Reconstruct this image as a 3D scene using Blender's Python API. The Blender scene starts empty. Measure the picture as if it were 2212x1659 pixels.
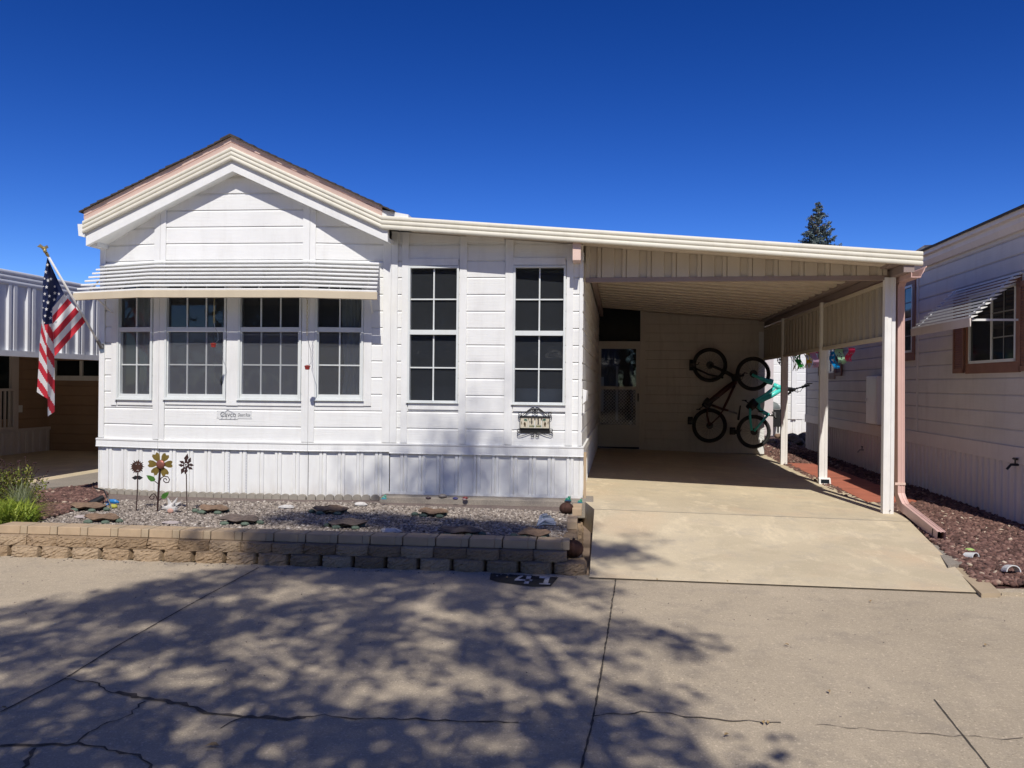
import bpy, math, random
import numpy as np
from mathutils import Vector, Matrix
random.seed(11)
rng = np.random.default_rng(11)
SC = bpy.context.scene
COL = SC.collection
# ---------------------------------------------------------------- survey of the place
FPX = 1750.0; EYE = 1.674; TH = math.atan(.097); ROLL = .0105; SK = .0335
SUN_EL = math.radians(49); SUN_AZ = math.radians(8.5)
R0 = Vector((math.cos(TH), math.sin(TH), 0)); FW = Vector((-math.sin(TH), math.cos(TH), 0)); ZZ = Vector((0, 0, 1))
RT = R0 * math.cos(ROLL) + ZZ * math.sin(ROLL)
UP = ZZ * math.cos(ROLL) - R0 * math.sin(ROLL)
CAM = Vector((0, 0, EYE))
def ray(px, py): return FW + RT * ((px - 1106) / FPX) - UP * ((py - 829.5) / FPX)
def at(px, py, Y):
    r = ray(px, py); return CAM + r * (Y / r.y)
def gz(px, py, z):
    r = ray(px, py); return CAM + r * ((z - EYE) / r.z)
def onx(px, py, X0, s=SK):            # vertical plane running back from the street: X = X0 + s*Y
    r = ray(px, py); return CAM + r * (X0 / (r.x - s * r.y))
def V(*a): return Vector(a)

# ---------------------------------------------------------------- objects
ORG = {}
def tag(o, label=None, cat=None, group=None, kind=None):
    if label: o['label'] = label
    if cat: o['category'] = cat
    if group: o['group'] = group
    if kind: o['kind'] = kind
    return o
def thing(name, label, cat, loc, group=None):
    o = bpy.data.objects.new(name, None); o.empty_display_size = .1
    COL.objects.link(o); o.location = loc; ORG[o.name] = Vector(loc)
    return tag(o, label, cat, group)
def copy_thing(src, loc, label=None, rz=0, scale=None):
    def rec(o, parent):
        c = o.copy(); COL.objects.link(c)
        if parent: c.parent = parent
        ORG[c.name] = ORG.get(o.name, Vector())
        for ch in [x for x in bpy.data.objects if x.parent == o and x is not c]: rec(ch, c)
        return c
    r = rec(src, None); r.location = loc; r.rotation_euler.z = rz
    if scale: r.scale = scale
    if label: r['label'] = label
    return r
class MB:
    def __init__(s): s.v = []; s.f = []; s.m = []; s.uv = None; s.tone = None
    def add(s, vs, fs, m=0):
        b = len(s.v); s.v += [tuple(p) for p in vs]
        for f in fs: s.f.append(tuple(i + b for i in f)); s.m.append(m)
        return s
    def hexa(s, p, m=0):                # p: 4 bottom + 4 top, counter-clockwise
        return s.add(p, [(3, 2, 1, 0), (4, 5, 6, 7), (0, 1, 5, 4), (1, 2, 6, 5), (2, 3, 7, 6), (3, 0, 4, 7)], m)
    def box(s, x0, y0, z0, x1, y1, z1, m=0):
        return s.hexa([(x0, y0, z0), (x1, y0, z0), (x1, y1, z0), (x0, y1, z0), (x0, y0, z1), (x1, y0, z1), (x1, y1, z1), (x0, y1, z1)], m)
    def quad(s, a, b, c, d, m=0): return s.add([a, b, c, d], [(0, 1, 2, 3)], m)
    def loft(s, rings, m=0, closed=True, caps=True):
        n = len(rings[0]); b = len(s.v)
        for r in rings: s.v += [tuple(p) for p in r]
        for i in range(len(rings) - 1):
            for j in range(n if closed else n - 1):
                k = (j + 1) % n
                s.f.append((b + i * n + j, b + i * n + k, b + (i + 1) * n + k, b + (i + 1) * n + j)); s.m.append(m)
        if caps and closed:
            s.f.append(tuple(b + j for j in reversed(range(n)))); s.m.append(m)
            e = b + (len(rings) - 1) * n; s.f.append(tuple(e + j for j in range(n))); s.m.append(m)
        return s
    def tube(s, path, r, n=6, m=0, closed=False, caps=True):
        P = [Vector(p) for p in path]
        rs = r if isinstance(r, (list, tuple)) else [r] * len(P)
        N = len(P); rings = []; ref = None
        for i in range(N):
            if closed: t = P[(i + 1) % N] - P[i - 1]
            else: t = P[min(i + 1, N - 1)] - P[max(i - 1, 0)]
            t = t.normalized() if t.length > 1e-9 else V(0, 0, 1)
            if ref is None:
                ref = V(0, 0, 1) if abs(t.z) < .9 else V(1, 0, 0)
            a = (ref - t * ref.dot(t))
            a = a.normalized() if a.length > 1e-6 else t.orthogonal().normalized()
            ref = a; b = t.cross(a)
            rings.append([P[i] + (a * math.cos(2 * math.pi * k / n) + b * math.sin(2 * math.pi * k / n)) * rs[i] for k in range(n)])
        if closed: rings.append(rings[0])
        return s.loft(rings, m, True, caps and not closed)
    def bar(s, a, b, w, h, up=(0, 0, 1), m=0):      # rectangular bar
        a = Vector(a); b = Vector(b); t = (b - a).normalized(); u = Vector(up); u = (u - t * u.dot(t)).normalized(); sd = t.cross(u)
        def c(p): return [p - sd * w / 2 - u * h / 2, p + sd * w / 2 - u * h / 2, p + sd * w / 2 + u * h / 2, p - sd * w / 2 + u * h / 2]
        return s.loft([c(a), c(b)], m)
    def ball(s, c, rx, ry, rz, n=10, k=7, m=0, fn=None):
        rings = []
        for i in range(k + 1):
            ph = math.pi * i / k - math.pi / 2
            ring = []
            for j in range(n):
                th = 2 * math.pi * j / n
                q = fn(th, ph) if fn else 1.0
                cp = max(math.cos(ph), .02)
                ring.append((c[0] + rx * cp * math.cos(th) * q, c[1] + ry * cp * math.sin(th) * q, c[2] + rz * math.sin(ph) * q))
            rings.append(ring)
        return s.loft(rings, m)
    def build(s, name, mats, parent=None, smooth=False, label=None, cat=None, group=None, kind=None, bevel=0):
        me = bpy.data.meshes.new(name)
        vs = np.array(s.v, dtype=float).reshape(-1, 3)
        if parent is not None: org = np.array(ORG[parent.name])
        else:
            lo = vs.min(0); hi = vs.max(0); org = np.array([(lo[0] + hi[0]) / 2, (lo[1] + hi[1]) / 2, lo[2]])
            if kind == 'structure': org = np.zeros(3)
        me.from_pydata((vs - org).tolist(), [], s.f)
        if not isinstance(mats, (list, tuple)): mats = [mats]
        for m in mats: me.materials.append(m)
        if len(mats) > 1: me.polygons.foreach_set('material_index', s.m)
        if smooth:
            me.polygons.foreach_set('use_smooth', [True] * len(me.polygons))
        if s.uv is not None:
            l = me.uv_layers.new(name='UVMap')
            for lp in me.loops: l.data[lp.index].uv = s.uv[lp.vertex_index]
        if s.tone is not None:
            a = me.attributes.new('tone', 'FLOAT', 'POINT'); a.data.foreach_set('value', s.tone)
        me.update(); me.validate()
        o = bpy.data.objects.new(name, me); COL.objects.link(o)
        ORG[o.name] = Vector(org)
        if parent is not None: o.parent = parent
        else: o.location = org
        if bevel:
            b = o.modifiers.new('bevel', 'BEVEL'); b.width = bevel; b.segments = 2; b.limit_method = 'ANGLE'
        return tag(o, label, cat, group, kind)

# ---------------------------------------------------------------- materials
def nodes(name):
    m = bpy.data.materials.new(name); m.use_nodes = True
    nt = m.node_tree; return m, nt, nt.nodes['Principled BSDF']
def mixc(nt, fac, a, b):
    n = nt.nodes.new('ShaderNodeMix'); n.data_type = 'RGBA'
    for sock, val in ((n.inputs[0], fac), (n.inputs[6], a), (n.inputs[7], b)):
        if isinstance(val, bpy.types.NodeSocket): nt.links.new(val, sock)
        elif isinstance(val, (int, float)): sock.default_value = val
        else: sock.default_value = (*val[:3], 1)
    return n.outputs[2]
def texco(nt, scale=(1, 1, 1), rot=(0, 0, 0), kind='Object'):
    tc = nt.nodes.new('ShaderNodeTexCoord'); mp = nt.nodes.new('ShaderNodeMapping')
    mp.inputs['Scale'].default_value = scale; mp.inputs['Rotation'].default_value = rot
    nt.links.new(tc.outputs[kind], mp.inputs[0]); return mp.outputs[0]
def noise(nt, vec, scale, detail=4, rough=.55, lo=None, hi=None):
    n = nt.nodes.new('ShaderNodeTexNoise'); n.inputs['Scale'].default_value = scale
    n.inputs['Detail'].default_value = detail; n.inputs['Roughness'].default_value = rough
    nt.links.new(vec, n.inputs['Vector']); out = n.outputs[0]
    if lo is not None: out = maprange(nt, out, lo, hi)
    return out
def maprange(nt, src, lo, hi, a=0, b=1):
    r = nt.nodes.new('ShaderNodeMapRange'); r.inputs[1].default_value = lo; r.inputs[2].default_value = hi
    r.inputs[3].default_value = a; r.inputs[4].default_value = b
    nt.links.new(src, r.inputs[0]); return r.outputs[0]
def mul(nt, a, b):
    n = nt.nodes.new('ShaderNodeMath'); n.operation = 'MULTIPLY'
    nt.links.new(a, n.inputs[0])
    if isinstance(b, (int, float)): n.inputs[1].default_value = b
    else: nt.links.new(b, n.inputs[1])
    return n.outputs[0]
def bump(nt, bs, h, strength=.3, dist=.01):
    n = nt.nodes.new('ShaderNodeBump'); n.inputs['Strength'].default_value = strength; n.inputs['Distance'].default_value = dist
    nt.links.new(h, n.inputs['Height'])
    nt.links.new(n.outputs[0], bs.inputs['Normal'])
def paint(name, c, rough=.5, var=.06, dirt=None, nscale=3, grain=None, metal=0, bumpy=0, spec=.4):
    m, nt, bs = nodes(name); v = texco(nt)
    c2 = tuple(x * (1 - var * 1.6) for x in c)
    col = mixc(nt, noise(nt, v, nscale, 5, .6, .3, .7), c, c2)
    if dirt:
        vv = texco(nt, (2.2, 2.2, .35))
        col = mixc(nt, mul(nt, noise(nt, vv, 3.1, 6, .7, .5, .8), .35), col, dirt)
    nt.links.new(col, bs.inputs['Base Color'])
    bs.inputs['Roughness'].default_value = rough; bs.inputs['Metallic'].default_value = metal
    bs.inputs['Specular IOR Level'].default_value = spec
    if grain:
        vg = texco(nt, grain); h = noise(nt, vg, 1.0, 5, .7); bump(nt, bs, h, .6, .005)
    elif bumpy: bump(nt, bs, noise(nt, v, 60, 4), bumpy, .004)
    return m
def plain(name, c, rough=.5, metal=0, spec=.5):
    return paint(name, c, rough, .12, None, 9, None, metal, 0, spec)
def concrete(name, c, dark, spot=.5, warm=None, pits=True, sp=1.0, mo=1.0):
    m, nt, bs = nodes(name); v = texco(nt)
    col = mixc(nt, noise(nt, v, .55, 6, .6, .32, .7), c, tuple(x * .76 for x in c))
    if warm: col = mixc(nt, mul(nt, noise(nt, v, .9, 3, .5, .52, .75), .5), col, warm)
    col = mixc(nt, mul(nt, noise(nt, v, 3.3, 8, .72, .5, .72), .5), col, dark)
    col = mixc(nt, mul(nt, noise(nt, v, 1.7, 7, .65, .52, .60), .28 * mo), col, tuple(x * .72 for x in c))
    col = mixc(nt, mul(nt, noise(nt, texco(nt, (3.1, 1.3, 1)), 1.1, 7, .7, .55, .66), .35 * mo), col, tuple(min(1, x * 1.16) for x in c))
    fine = noise(nt, v, 110, 3, .8, .42, .62)
    col = mixc(nt, mul(nt, fine, .55 * sp), col, tuple(x * .50 for x in c))
    col = mixc(nt, mul(nt, noise(nt, v, 42, 3, .7,   .56, .68), .5 * sp), col, tuple(min(1, x * 1.45) for x in c))
    if pits:
        vo = nt.nodes.new('ShaderNodeTexVoronoi'); vo.inputs['Scale'].default_value = 34
        vo.inputs['Randomness'].default_value = 1
        nt.links.new(v, vo.inputs['Vector'])
        p = maprange(nt, vo.outputs['Distance'], .10, .22, 1, 0)
        gate = noise(nt, v, 1.2, 4, .6, .42, .62)
        col = mixc(nt, mul(nt, mul(nt, p, gate), spot), col, tuple(x * .35 for x in c))
        vo2 = nt.nodes.new('ShaderNodeTexVoronoi'); vo2.inputs['Scale'].default_value = 22
        nt.links.new(v, vo2.inputs['Vector'])
        col = mixc(nt, mul(nt, maprange(nt, vo2.outputs['Distance'], .06, .12, 1, 0), .5), col, tuple(min(1, x * 1.5) for x in c))
    nt.links.new(col, bs.inputs['Base Color']); bs.inputs['Roughness'].default_value = .88
    bs.inputs['Specular IOR Level'].default_value = .25
    bump(nt, bs, noise(nt, v, 90, 5, .8), .7, .008)
    return m
def stones(name, ramp, rough=.8):
    m, nt, bs = nodes(name); a = nt.nodes.new('ShaderNodeAttribute'); a.attribute_name = 'tone'
    r = nt.nodes.new('ShaderNodeValToRGB'); els = r.color_ramp.elements
    for i, (p, c) in enumerate(ramp):
        e = els[i] if i < 2 else els.new(p)
        e.position = p; e.color = (*c, 1)
    nt.links.new(a.outputs['Fac'], r.inputs[0])
    v = texco(nt)
    col = mixc(nt, mul(nt, noise(nt, v, 70, 4, .7, .4, .7), .4), r.outputs[0], (.05, .04, .035))
    nt.links.new(col, bs.inputs['Base Color']); bs.inputs['Roughness'].default_value = rough
    return m
def glass(name, tint=.45, c=(.9, .95, 1)):
    m = bpy.data.materials.new(name); m.use_nodes = True; nt = m.node_tree
    for n in list(nt.nodes): nt.nodes.remove(n)
    out = nt.nodes.new('ShaderNodeOutputMaterial'); mx = nt.nodes.new('ShaderNodeMixShader')
    tr = nt.nodes.new('ShaderNodeBsdfTransparent'); gl = nt.nodes.new('ShaderNodeBsdfGlossy')
    tr.inputs[0].default_value = (tint * c[0], tint * c[1], tint * c[2], 1); gl.inputs['Roughness'].default_value = .02
    fr = nt.nodes.new('ShaderNodeFresnel'); fr.inputs[0].default_value = 1.5
    v = texco(nt); b = nt.nodes.new('ShaderNodeBump'); b.inputs['Strength'].default_value = .06; b.inputs['Distance'].default_value = .02
    nt.links.new(noise(nt, v, 2.5, 2), b.inputs['Height']); nt.links.new(b.outputs[0], gl.inputs['Normal'])
    nt.links.new(fr.outputs[0], mx.inputs[0]); nt.links.new(tr.outputs[0], mx.inputs[1]); nt.links.new(gl.outputs[0], mx.inputs[2])
    df = nt.nodes.new('ShaderNodeBsdfDiffuse'); df.inputs[0].default_value = (.5, .55, .62, 1); m2 = nt.nodes.new('ShaderNodeMixShader')
    m2.inputs[0].default_value = .045; nt.links.new(mx.outputs[0], m2.inputs[1]); nt.links.new(df.outputs[0], m2.inputs[2])
    nt.links.new(m2.outputs[0], out.inputs[0]); return m
def screen(name, c, cover):
    m = bpy.data.materials.new(name); m.use_nodes = True; nt = m.node_tree
    bs = nt.nodes['Principled BSDF']; bs.inputs['Base Color'].default_value = (*c, 1); bs.inputs['Roughness'].default_value = .7
    v = texco(nt); n = noise(nt, v, 500, 2, .5, .3, .7)
    a = nt.nodes.new('ShaderNodeMapRange'); a.inputs[3].default_value = cover - .12; a.inputs[4].default_value = cover + .12
    nt.links.new(n, a.inputs[0]); nt.links.new(a.outputs[0], bs.inputs['Alpha']); return m

M = {}
M['siding'] = paint('white_siding_paint', (.795, .80, .782), .45, .05, (.55, .53, .5), 2, (2.5, 2.5, 70))
M['trim'] = paint('white_trim_paint', (.795, .80, .782), .45, .05, (.5, .48, .46), 4, (60, 60, 5))
M['skirt'] = paint('white_skirting_metal', (.795, .80, .782), .38, .04, (.5, .46, .42), 2)
_nt = M['skirt'].node_tree; _b = _nt.nodes['Principled BSDF']; _src = _b.inputs['Base Color'].links[0].from_socket   # splashed mud along the foot
_sp = _nt.nodes.new('ShaderNodeSeparateXYZ'); _nt.links.new(texco(_nt), _sp.inputs[0])
_k = mul(_nt, maprange(_nt, _sp.outputs[2], -.03, .20, 1, 0), noise(_nt, texco(_nt, (3, 3, 1.2)), 3.0, 6, .7, .38, .70))
_nt.links.new(mixc(_nt, mul(_nt, _k, .6), _src, (.42, .34, .27)), _b.inputs['Base Color'])
M['beige'] = paint('beige_gutter_metal', (.72, .69, .58), .38, .05, (.45, .42, .33), 2)
M['awnbeige'] = paint('beige_awning_metal', (.66, .57, .42), .4, .05, (.5, .42, .3), 3)
M['pink'] = paint('pink_metal', (.66, .44, .39), .45, .07, (.45, .3, .27), 3)
M['pinkpale'] = paint('pale_pink_metal', (.74, .55, .47), .45, .06, (.5, .38, .33), 3)
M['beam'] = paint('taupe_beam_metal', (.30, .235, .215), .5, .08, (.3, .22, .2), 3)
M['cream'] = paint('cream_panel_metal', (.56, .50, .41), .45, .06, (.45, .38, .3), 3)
M['postw'] = paint('white_post_metal', (.80, .79, .76), .4, .05, (.5, .45, .4), 4)
M['slat'] = paint('white_slat_metal', (.795, .80, .782), .3, .04, (.5, .48, .46), 5)
M['shingle'] = paint('dark_shingle', (.07, .06, .055), .9, .3, None, 12, None, 0, .8)
M['vinyl'] = paint('vinyl_window_frame', (.68, .71, .70), .4, .04, (.5, .5, .46), 5)
M['glass'] = glass('tinted_window_glass', .58)
M['screen'] = screen('insect_screen_mesh', (.15, .16, .19), .34)
M['screen2'] = screen('worn_insect_screen', (.30, .31, .33), .12)
M['curtain'] = paint('curtain_cloth', (.80, .86, .85), .9, .1, None, 6)
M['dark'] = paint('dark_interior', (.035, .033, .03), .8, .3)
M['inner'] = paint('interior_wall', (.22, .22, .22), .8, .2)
M['darkglass'] = paint('dark_window_glass', (.016, .022, .026), .08, .2, spec=.2)
M['black'] = plain('black_metal', (.012, .012, .013), .45)
M['rubber'] = plain('black_rubber', (.018, .018, .018), .75)
M['chrome'] = plain('grey_steel', (.35, .35, .36), .3, .9)
M['teal'] = plain('teal_frame_paint', (.09, .72, .64), .3)
M['darkred'] = plain('dark_red_paint', (.06, .012, .01), .35)
M['street'] = concrete('street_concrete', (.53, .443, .322), (.20, .18, .16), .75)
M['drive'] = concrete('driveway_concrete', (.655, .555, .385), (.38, .34, .29), .25, (.64, .44, .28), sp=.3, mo=1.7)
M['ledge'] = concrete('ledge_concrete', (.34, .30, .25), (.22, .2, .18), .5)
M['crack'] = paint('crack_dirt', (.11, .09, .07), .95, .4, None, 20)
M['dirt'] = paint('bare_dirt', (.26, .19, .14), .95, .25, None, 2, None, 0, .8)
M['block'] = paint('split_face_block', (.38, .285, .195), .95, .25, (.24, .17, .12), 9, None, 0, 1.0)
M['block'] = stones('split_face_block', [(0, (.25, .17, .098)), (.35, (.33, .23, .135)), (.7, (.38, .27, .165)), (1, (.43, .32, .205))], .95)
_nt = M['block'].node_tree; bump(_nt, _nt.nodes['Principled BSDF'], noise(_nt, texco(_nt), 55, 6, .8), 1.0, .01)
M['cap'] = paint('smooth_cap_block', (.45, .335, .215), .9, .12, (.32, .24, .17), 6, None, 0, .4)
M['capjoint'] = paint('cap_block_bevel', (.42, .33, .22), .9, .12, (.3, .24, .17), 6, None, 0, .4)
M['pebble'] = stones('river_pebbles', [(0, (.12, .10, .085)), (.3, (.22, .185, .155)), (.6, (.31, .26, .215)), (.9, (.40, .345, .295)), (1, (.62, .57, .5))])
M['lava'] = stones('lava_rock', [(0, (.055, .026, .02)), (.4, (.125, .06, .047)), (.8, (.19, .10, .08)), (.97, (.28, .17, .13)), (1, (.6, .5, .38))], .95)
M['lavabase'] = paint('lava_ground', (.10, .05, .04), .95, .3, None, 20, None, 0, 1)
M['pebbase'] = paint('pebble_ground', (.20, .155, .135), .95, .3, None, 40, None, 0, 1)
M['paver'] = paint('red_paver', (.46, .15, .09), .85, .15, (.3, .12, .08), 3, None, 0, .4)
M['rust'] = paint('rusty_metal', (.075, .032, .022), .8, .4, (.05, .02, .014), 14, None, .2, .6)
M['rustdk'] = paint('dark_rust', (.055, .025, .022), .75, .3, None, 20, None, .2, .4)
M['slatestone'] = paint('brown_flagstone', (.26, .17, .11), .85, .35, (.14, .10, .08), 10, None, 0, 1)
M['greystone'] = paint('dark_flagstone', (.17, .13, .11), .85, .35, (.10, .08, .07), 10, None, 0, 1)
M['greenstone'] = paint('green_stone', (.14, .19, .14), .85, .3, (.08, .12, .08), 14, None, 0, 1)
M['whitestone'] = paint('white_rock', (.62, .60, .57), .8, .2, (.4, .36, .32), 14, None, 0, 1)
M['scallop'] = paint('scallop_concrete', (.34, .31, .26), .9, .15, (.24, .22, .19), 12, None, 0, .8)
# ---------------------------------------------------------------- vertical wall planes
class Facet:
    def __init__(s, a, b):
        s.O = Vector((a[0], a[1], 0)); e = Vector((b[0] - a[0], b[1] - a[1], 0)); s.L = e.length; s.e = e / s.L
        s.n = Vector((s.e.y, -s.e.x, 0))
    def W(s, u, z, d=0): return s.O + s.e * u + s.n * d + Vector((0, 0, z))
    def hit(s, px, py):
        r = ray(px, py); t = (s.O - CAM).dot(s.n) / r.dot(s.n); p = CAM + r * t
        return (p - s.O).dot(s.e), p.z
def clip(poly, a, b, c):
    out = []
    for i in range(len(poly)):
        p, q = poly[i], poly[(i + 1) % len(poly)]; fp = a * p[0] + b * p[1] - c; fq = a * q[0] + b * q[1] - c
        if fp <= 0: out.append(p)
        if (fp < 0 < fq) or (fq < 0 < fp):
            t = fp / (fp - fq); out.append((p[0] + t * (q[0] - p[0]), p[1] + t * (q[1] - p[1])))
    return out
def subtract(rects, hole):
    out = []; a0, b0, a1, b1 = hole
    for (u0, z0, u1, z1) in rects:
        if a0 >= u1 or a1 <= u0 or b0 >= z1 or b1 <= z0: out.append((u0, z0, u1, z1)); continue
        if a0 > u0: out.append((u0, z0, a0, z1))
        if a1 < u1: out.append((a1, z0, u1, z1))
        m0, m1 = max(u0, a0), min(u1, a1)
        if b0 > z0: out.append((m0, z0, m1, b0))
        if b1 < z1: out.append((m0, b1, m1, z1))
    return out
def fprism(mb, fc, poly, d0, d1, back=True, m=0):
    if len(poly) < 3: return
    n = len(poly); vs = [fc.W(u, z, d1) for u, z in poly] + [fc.W(u, z, d0) for u, z in poly]
    fs = [tuple(range(n))] + [(i, i + n, (i + 1) % n + n, (i + 1) % n) for i in range(n)]
    if back: fs.append(tuple(reversed(range(n, 2 * n))))
    mb.add(vs, fs, m)
def frect(mb, fc, u0, z0, u1, z1, d0, d1, back=True, m=0): fprism(mb, fc, [(u0, z0), (u1, z0), (u1, z1), (u0, z1)], d0, d1, back, m)
def sided_wall(base, boards, fc, u0, u1, z0, tops, holes, bh, zref, thick=.09, gap=.007, bev=.020):
    """tops: list of (a,b,c) half planes a*u+b*z<=c; boards bh high counted from zref"""
    zt = 0
    for (a, b, c) in tops:
        if b > 0: zt = max(zt, max((c - a * u0) / b, (c - a * u1) / b))
    zt = min(zt, 6)
    rects = [(u0, z0, u1, zt)]
    for h in holes: rects = subtract(rects, h)
    for r in rects:
        p = [(r[0], r[1]), (r[2], r[1]), (r[2], r[3]), (r[0], r[3])]
        for t in tops: p = clip(p, *t)
        fprism(base, fc, p, -thick, -.008)
    k = math.floor((z0 - zref) / bh)
    while zref + k * bh < zt:
        a0 = max(z0, zref + k * bh); a1 = zref + (k + 1) * bh - gap; k += 1
        if a1 <= a0 + .01: continue
        rs = [(u0, a0, u1, a1)]
        for h in holes: rs = subtract(rs, h)
        for r in rs:
            full = abs(r[3] - a1) < 1e-6
            top = r[3] - (bev if full else 0)
            p = [(r[0], r[1]), (r[2], r[1]), (r[2], top), (r[0], top)]; n0 = 4
            q = list(p)
            for t in tops: q = clip(q, *t)
            fprism(boards, fc, q, -.008, .006, False)
            if full and len(q) == 4 and all(abs(x[0] - y[0]) + abs(x[1] - y[1]) < 1e-6 for x, y in zip(p, q)):
                boards.add([fc.W(r[0], top, .006), fc.W(r[2], top, .006), fc.W(r[2], r[3], -.007), fc.W(r[0], r[3], -.007)], [(0, 1, 2, 3)])
def ribbed(mb, fc, u0, u1, zb, zt, period=.235, prof=None, d=0, m=0, thick=True):
    prof = prof or [(0, 0), (.56, 0), (.60, .020), (.74, .020), (.755, .004), (.785, .004), (.80, .020), (.94, .020), (.98, 0)]
    pts = []; k = 0
    while True:
        done = False
        for f, h in prof:
            u = u0 + (k + f) * period
            if u >= u1: done = True; break
            pts.append((u, h))
        if done: break
        k += 1
    pts.append((u1, pts[-1][1]))
    vs = []
    for u, h in pts: vs += [fc.W(u, zb(u), d + h), fc.W(u, zt(u), d + h)]
    fs = [(2 * i, 2 * i + 2, 2 * i + 3, 2 * i + 1) for i in range(len(pts) - 1)]
    b = len(vs)
    vs += [fc.W(u0, zb(u0), d - .004), fc.W(u1, zb(u1), d - .004), fc.W(u1, zt(u1), d - .004), fc.W(u0, zt(u0), d - .004)]
    fs.append((b + 3, b + 2, b + 1, b))
    mb.add(vs, fs, m)
def text(s, size, name, mat, parent, origin, ex, ez, shear=0, depth=.002, align='CENTER', xs=1.0):
    cu = bpy.data.curves.new(name, 'FONT'); cu.body = s; cu.size = size; cu.shear = shear; cu.extrude = depth / 2
    cu.align_x = align; cu.align_y = 'CENTER'
    t = bpy.data.objects.new('t', cu); COL.objects.link(t); bpy.context.view_layer.update()
    me = bpy.data.meshes.new_from_object(t.evaluated_get(bpy.context.evaluated_depsgraph_get()))
    bpy.data.objects.remove(t); bpy.data.curves.remove(cu)
    ex = Vector(ex).normalized(); ez = Vector(ez).normalized(); n = ex.cross(ez)
    mb = MB(); mb.v = [tuple(Vector(origin) + ex * (v.co.x * xs) + ez * v.co.y + n * v.co.z) for v in me.vertices]
    mb.f = [tuple(p.vertices) for p in me.polygons]; mb.m = [0] * len(mb.f)
    bpy.data.meshes.remove(me)
    return mb.build(name, mat, parent)
# ================================================================= WHITE MOBILE HOME
YF, YC, YA, YR = 9.80, 10.0, 10.15, 18.6
def X2(px, py, Y): p = at(px, py, Y); return (p.x, p.y)
cLp, bLp, bRp = X2(216, 830, YC + .15), X2(345, 830, YC), X2(667, 830, YC)
cRp, cAp = X2(843, 830, YA), X2(1257, 830, YA)
fL, fC, fR, fA = Facet(cLp, bLp), Facet(bLp, bRp), Facet(bRp, cRp), Facet(cRp, cAp)
fS = Facet(cAp, (cAp[0] + SK * (YR - YA), YR))             # right side wall, faces the carport
fW = Facet((cLp[0] + SK * (YR - cLp[1]), YR), cLp)            # left side wall
home = thing('mobile_home', 'white sided mobile home with bay front, gable roof and low addition joining the carport', 'mobile home', (-1.5, 10.6, .2))
apx, lft, rgt = at(499.5, 363, YF + .05), at(182, 530, YF + .05), at(834, 520, YF + .05)
mL, mR = (apx.z - lft.z) / (apx.x - lft.x), (rgt.z - apx.z) / (rgt.x - apx.x)
def tops_g(fc, m): return (-m * fc.e.x, 1, apx.z + .02 + m * (fc.O.x - apx.x))
fb0, fb1 = at(822, 493, YF), at(1992, 575, YF)
mB = (fb1.z - fb0.z) / (fb1.x - fb0.x)
def z_eave(X): return fb0.z + mB * (X - fb0.x)
topA = (-mB * fA.e.x, 1, fb0.z + mB * (fA.O.x - fb0.x) + .03)
Z_SILL = fC.hit(500, 955)[1]                                 # bottom of the siding
Z_BAND0 = fC.hit(500, 971)[1]
BH = .213; ZREF = Z_SILL
WIN = {}
def rect(fc, x0, y0, x1, y1):
    xm, ym = (x0 + x1) / 2, (y0 + y1) / 2
    return (fc.hit(x0, ym)[0], fc.hit(xm, y1)[1], fc.hit(x1, ym)[0], fc.hit(xm, y0)[1])
specs = [  # facet, box, columns, upper rows, lower rows, rail y, screen?, curtain spans
    (fL, (255, 613, 331.5, 863), 2, 1, 2, 712, True, [(.35, 1.0)]),
    (fC, (357.5, 611, 490, 863.5), 3, 1, 2, 712, True, []),
    (fC, (516, 611, 652, 864.5), 3, 1, 2, 712, True, []),
    (fR, (681, 613, 785.5, 865), 2, 1, 2, 712.5, True, [(.5, 1.0)]),
    (fA, (881.5, 575, 991, 870), 2, 2, 2, 718, False, []),
    (fA, (1108, 574, 1221.5, 874), 2, 2, 2, 720, False, [])]
holes = {fL: [], fC: [], fR: [], fA: []}
for sp in specs: holes[sp[0]].append(rect(sp[0], *sp[1]))
wall = MB(); brd = MB()
sided_wall(wall, brd, fL, 0, fL.L, Z_SILL, [tops_g(fL, mL)], holes[fL], BH, ZREF)
sided_wall(wall, brd, fC, 0, fC.L, Z_SILL, [tops_g(fC, mL), tops_g(fC, mR)], holes[fC], BH, ZREF)
sided_wall(wall, brd, fR, 0, fR.L, Z_SILL, [tops_g(fR, mR)], holes[fR], BH, ZREF)
sided_wall(wall, brd, fA, 0, fA.L, Z_SILL, [topA], holes[fA], BH, ZREF)
zS = z_eave(cAp[0]) - .06
sided_wall(wall, brd, fS, .01, fS.L, Z_SILL, [(0, 1, zS)], [], BH, ZREF)
sided_wall(wall, brd, fW, 0, fW.L - .01, Z_SILL, [(0, 1, lft.z - .0)], [], BH, ZREF)
wall.build('wall', M['siding'], home)
brd.build('siding_boards', M['siding'], home)
# inside of the rooms
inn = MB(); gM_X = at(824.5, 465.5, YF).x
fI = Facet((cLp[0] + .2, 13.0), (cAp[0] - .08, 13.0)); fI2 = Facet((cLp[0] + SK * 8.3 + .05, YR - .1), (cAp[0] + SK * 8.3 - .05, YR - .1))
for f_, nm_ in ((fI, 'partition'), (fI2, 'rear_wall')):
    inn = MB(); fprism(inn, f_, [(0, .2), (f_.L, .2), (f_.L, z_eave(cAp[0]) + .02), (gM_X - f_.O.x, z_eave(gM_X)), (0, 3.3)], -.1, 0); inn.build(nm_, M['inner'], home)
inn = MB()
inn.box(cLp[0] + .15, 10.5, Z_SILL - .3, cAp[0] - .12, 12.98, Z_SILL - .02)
inn.build('floor', M['inner'], home)
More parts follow.
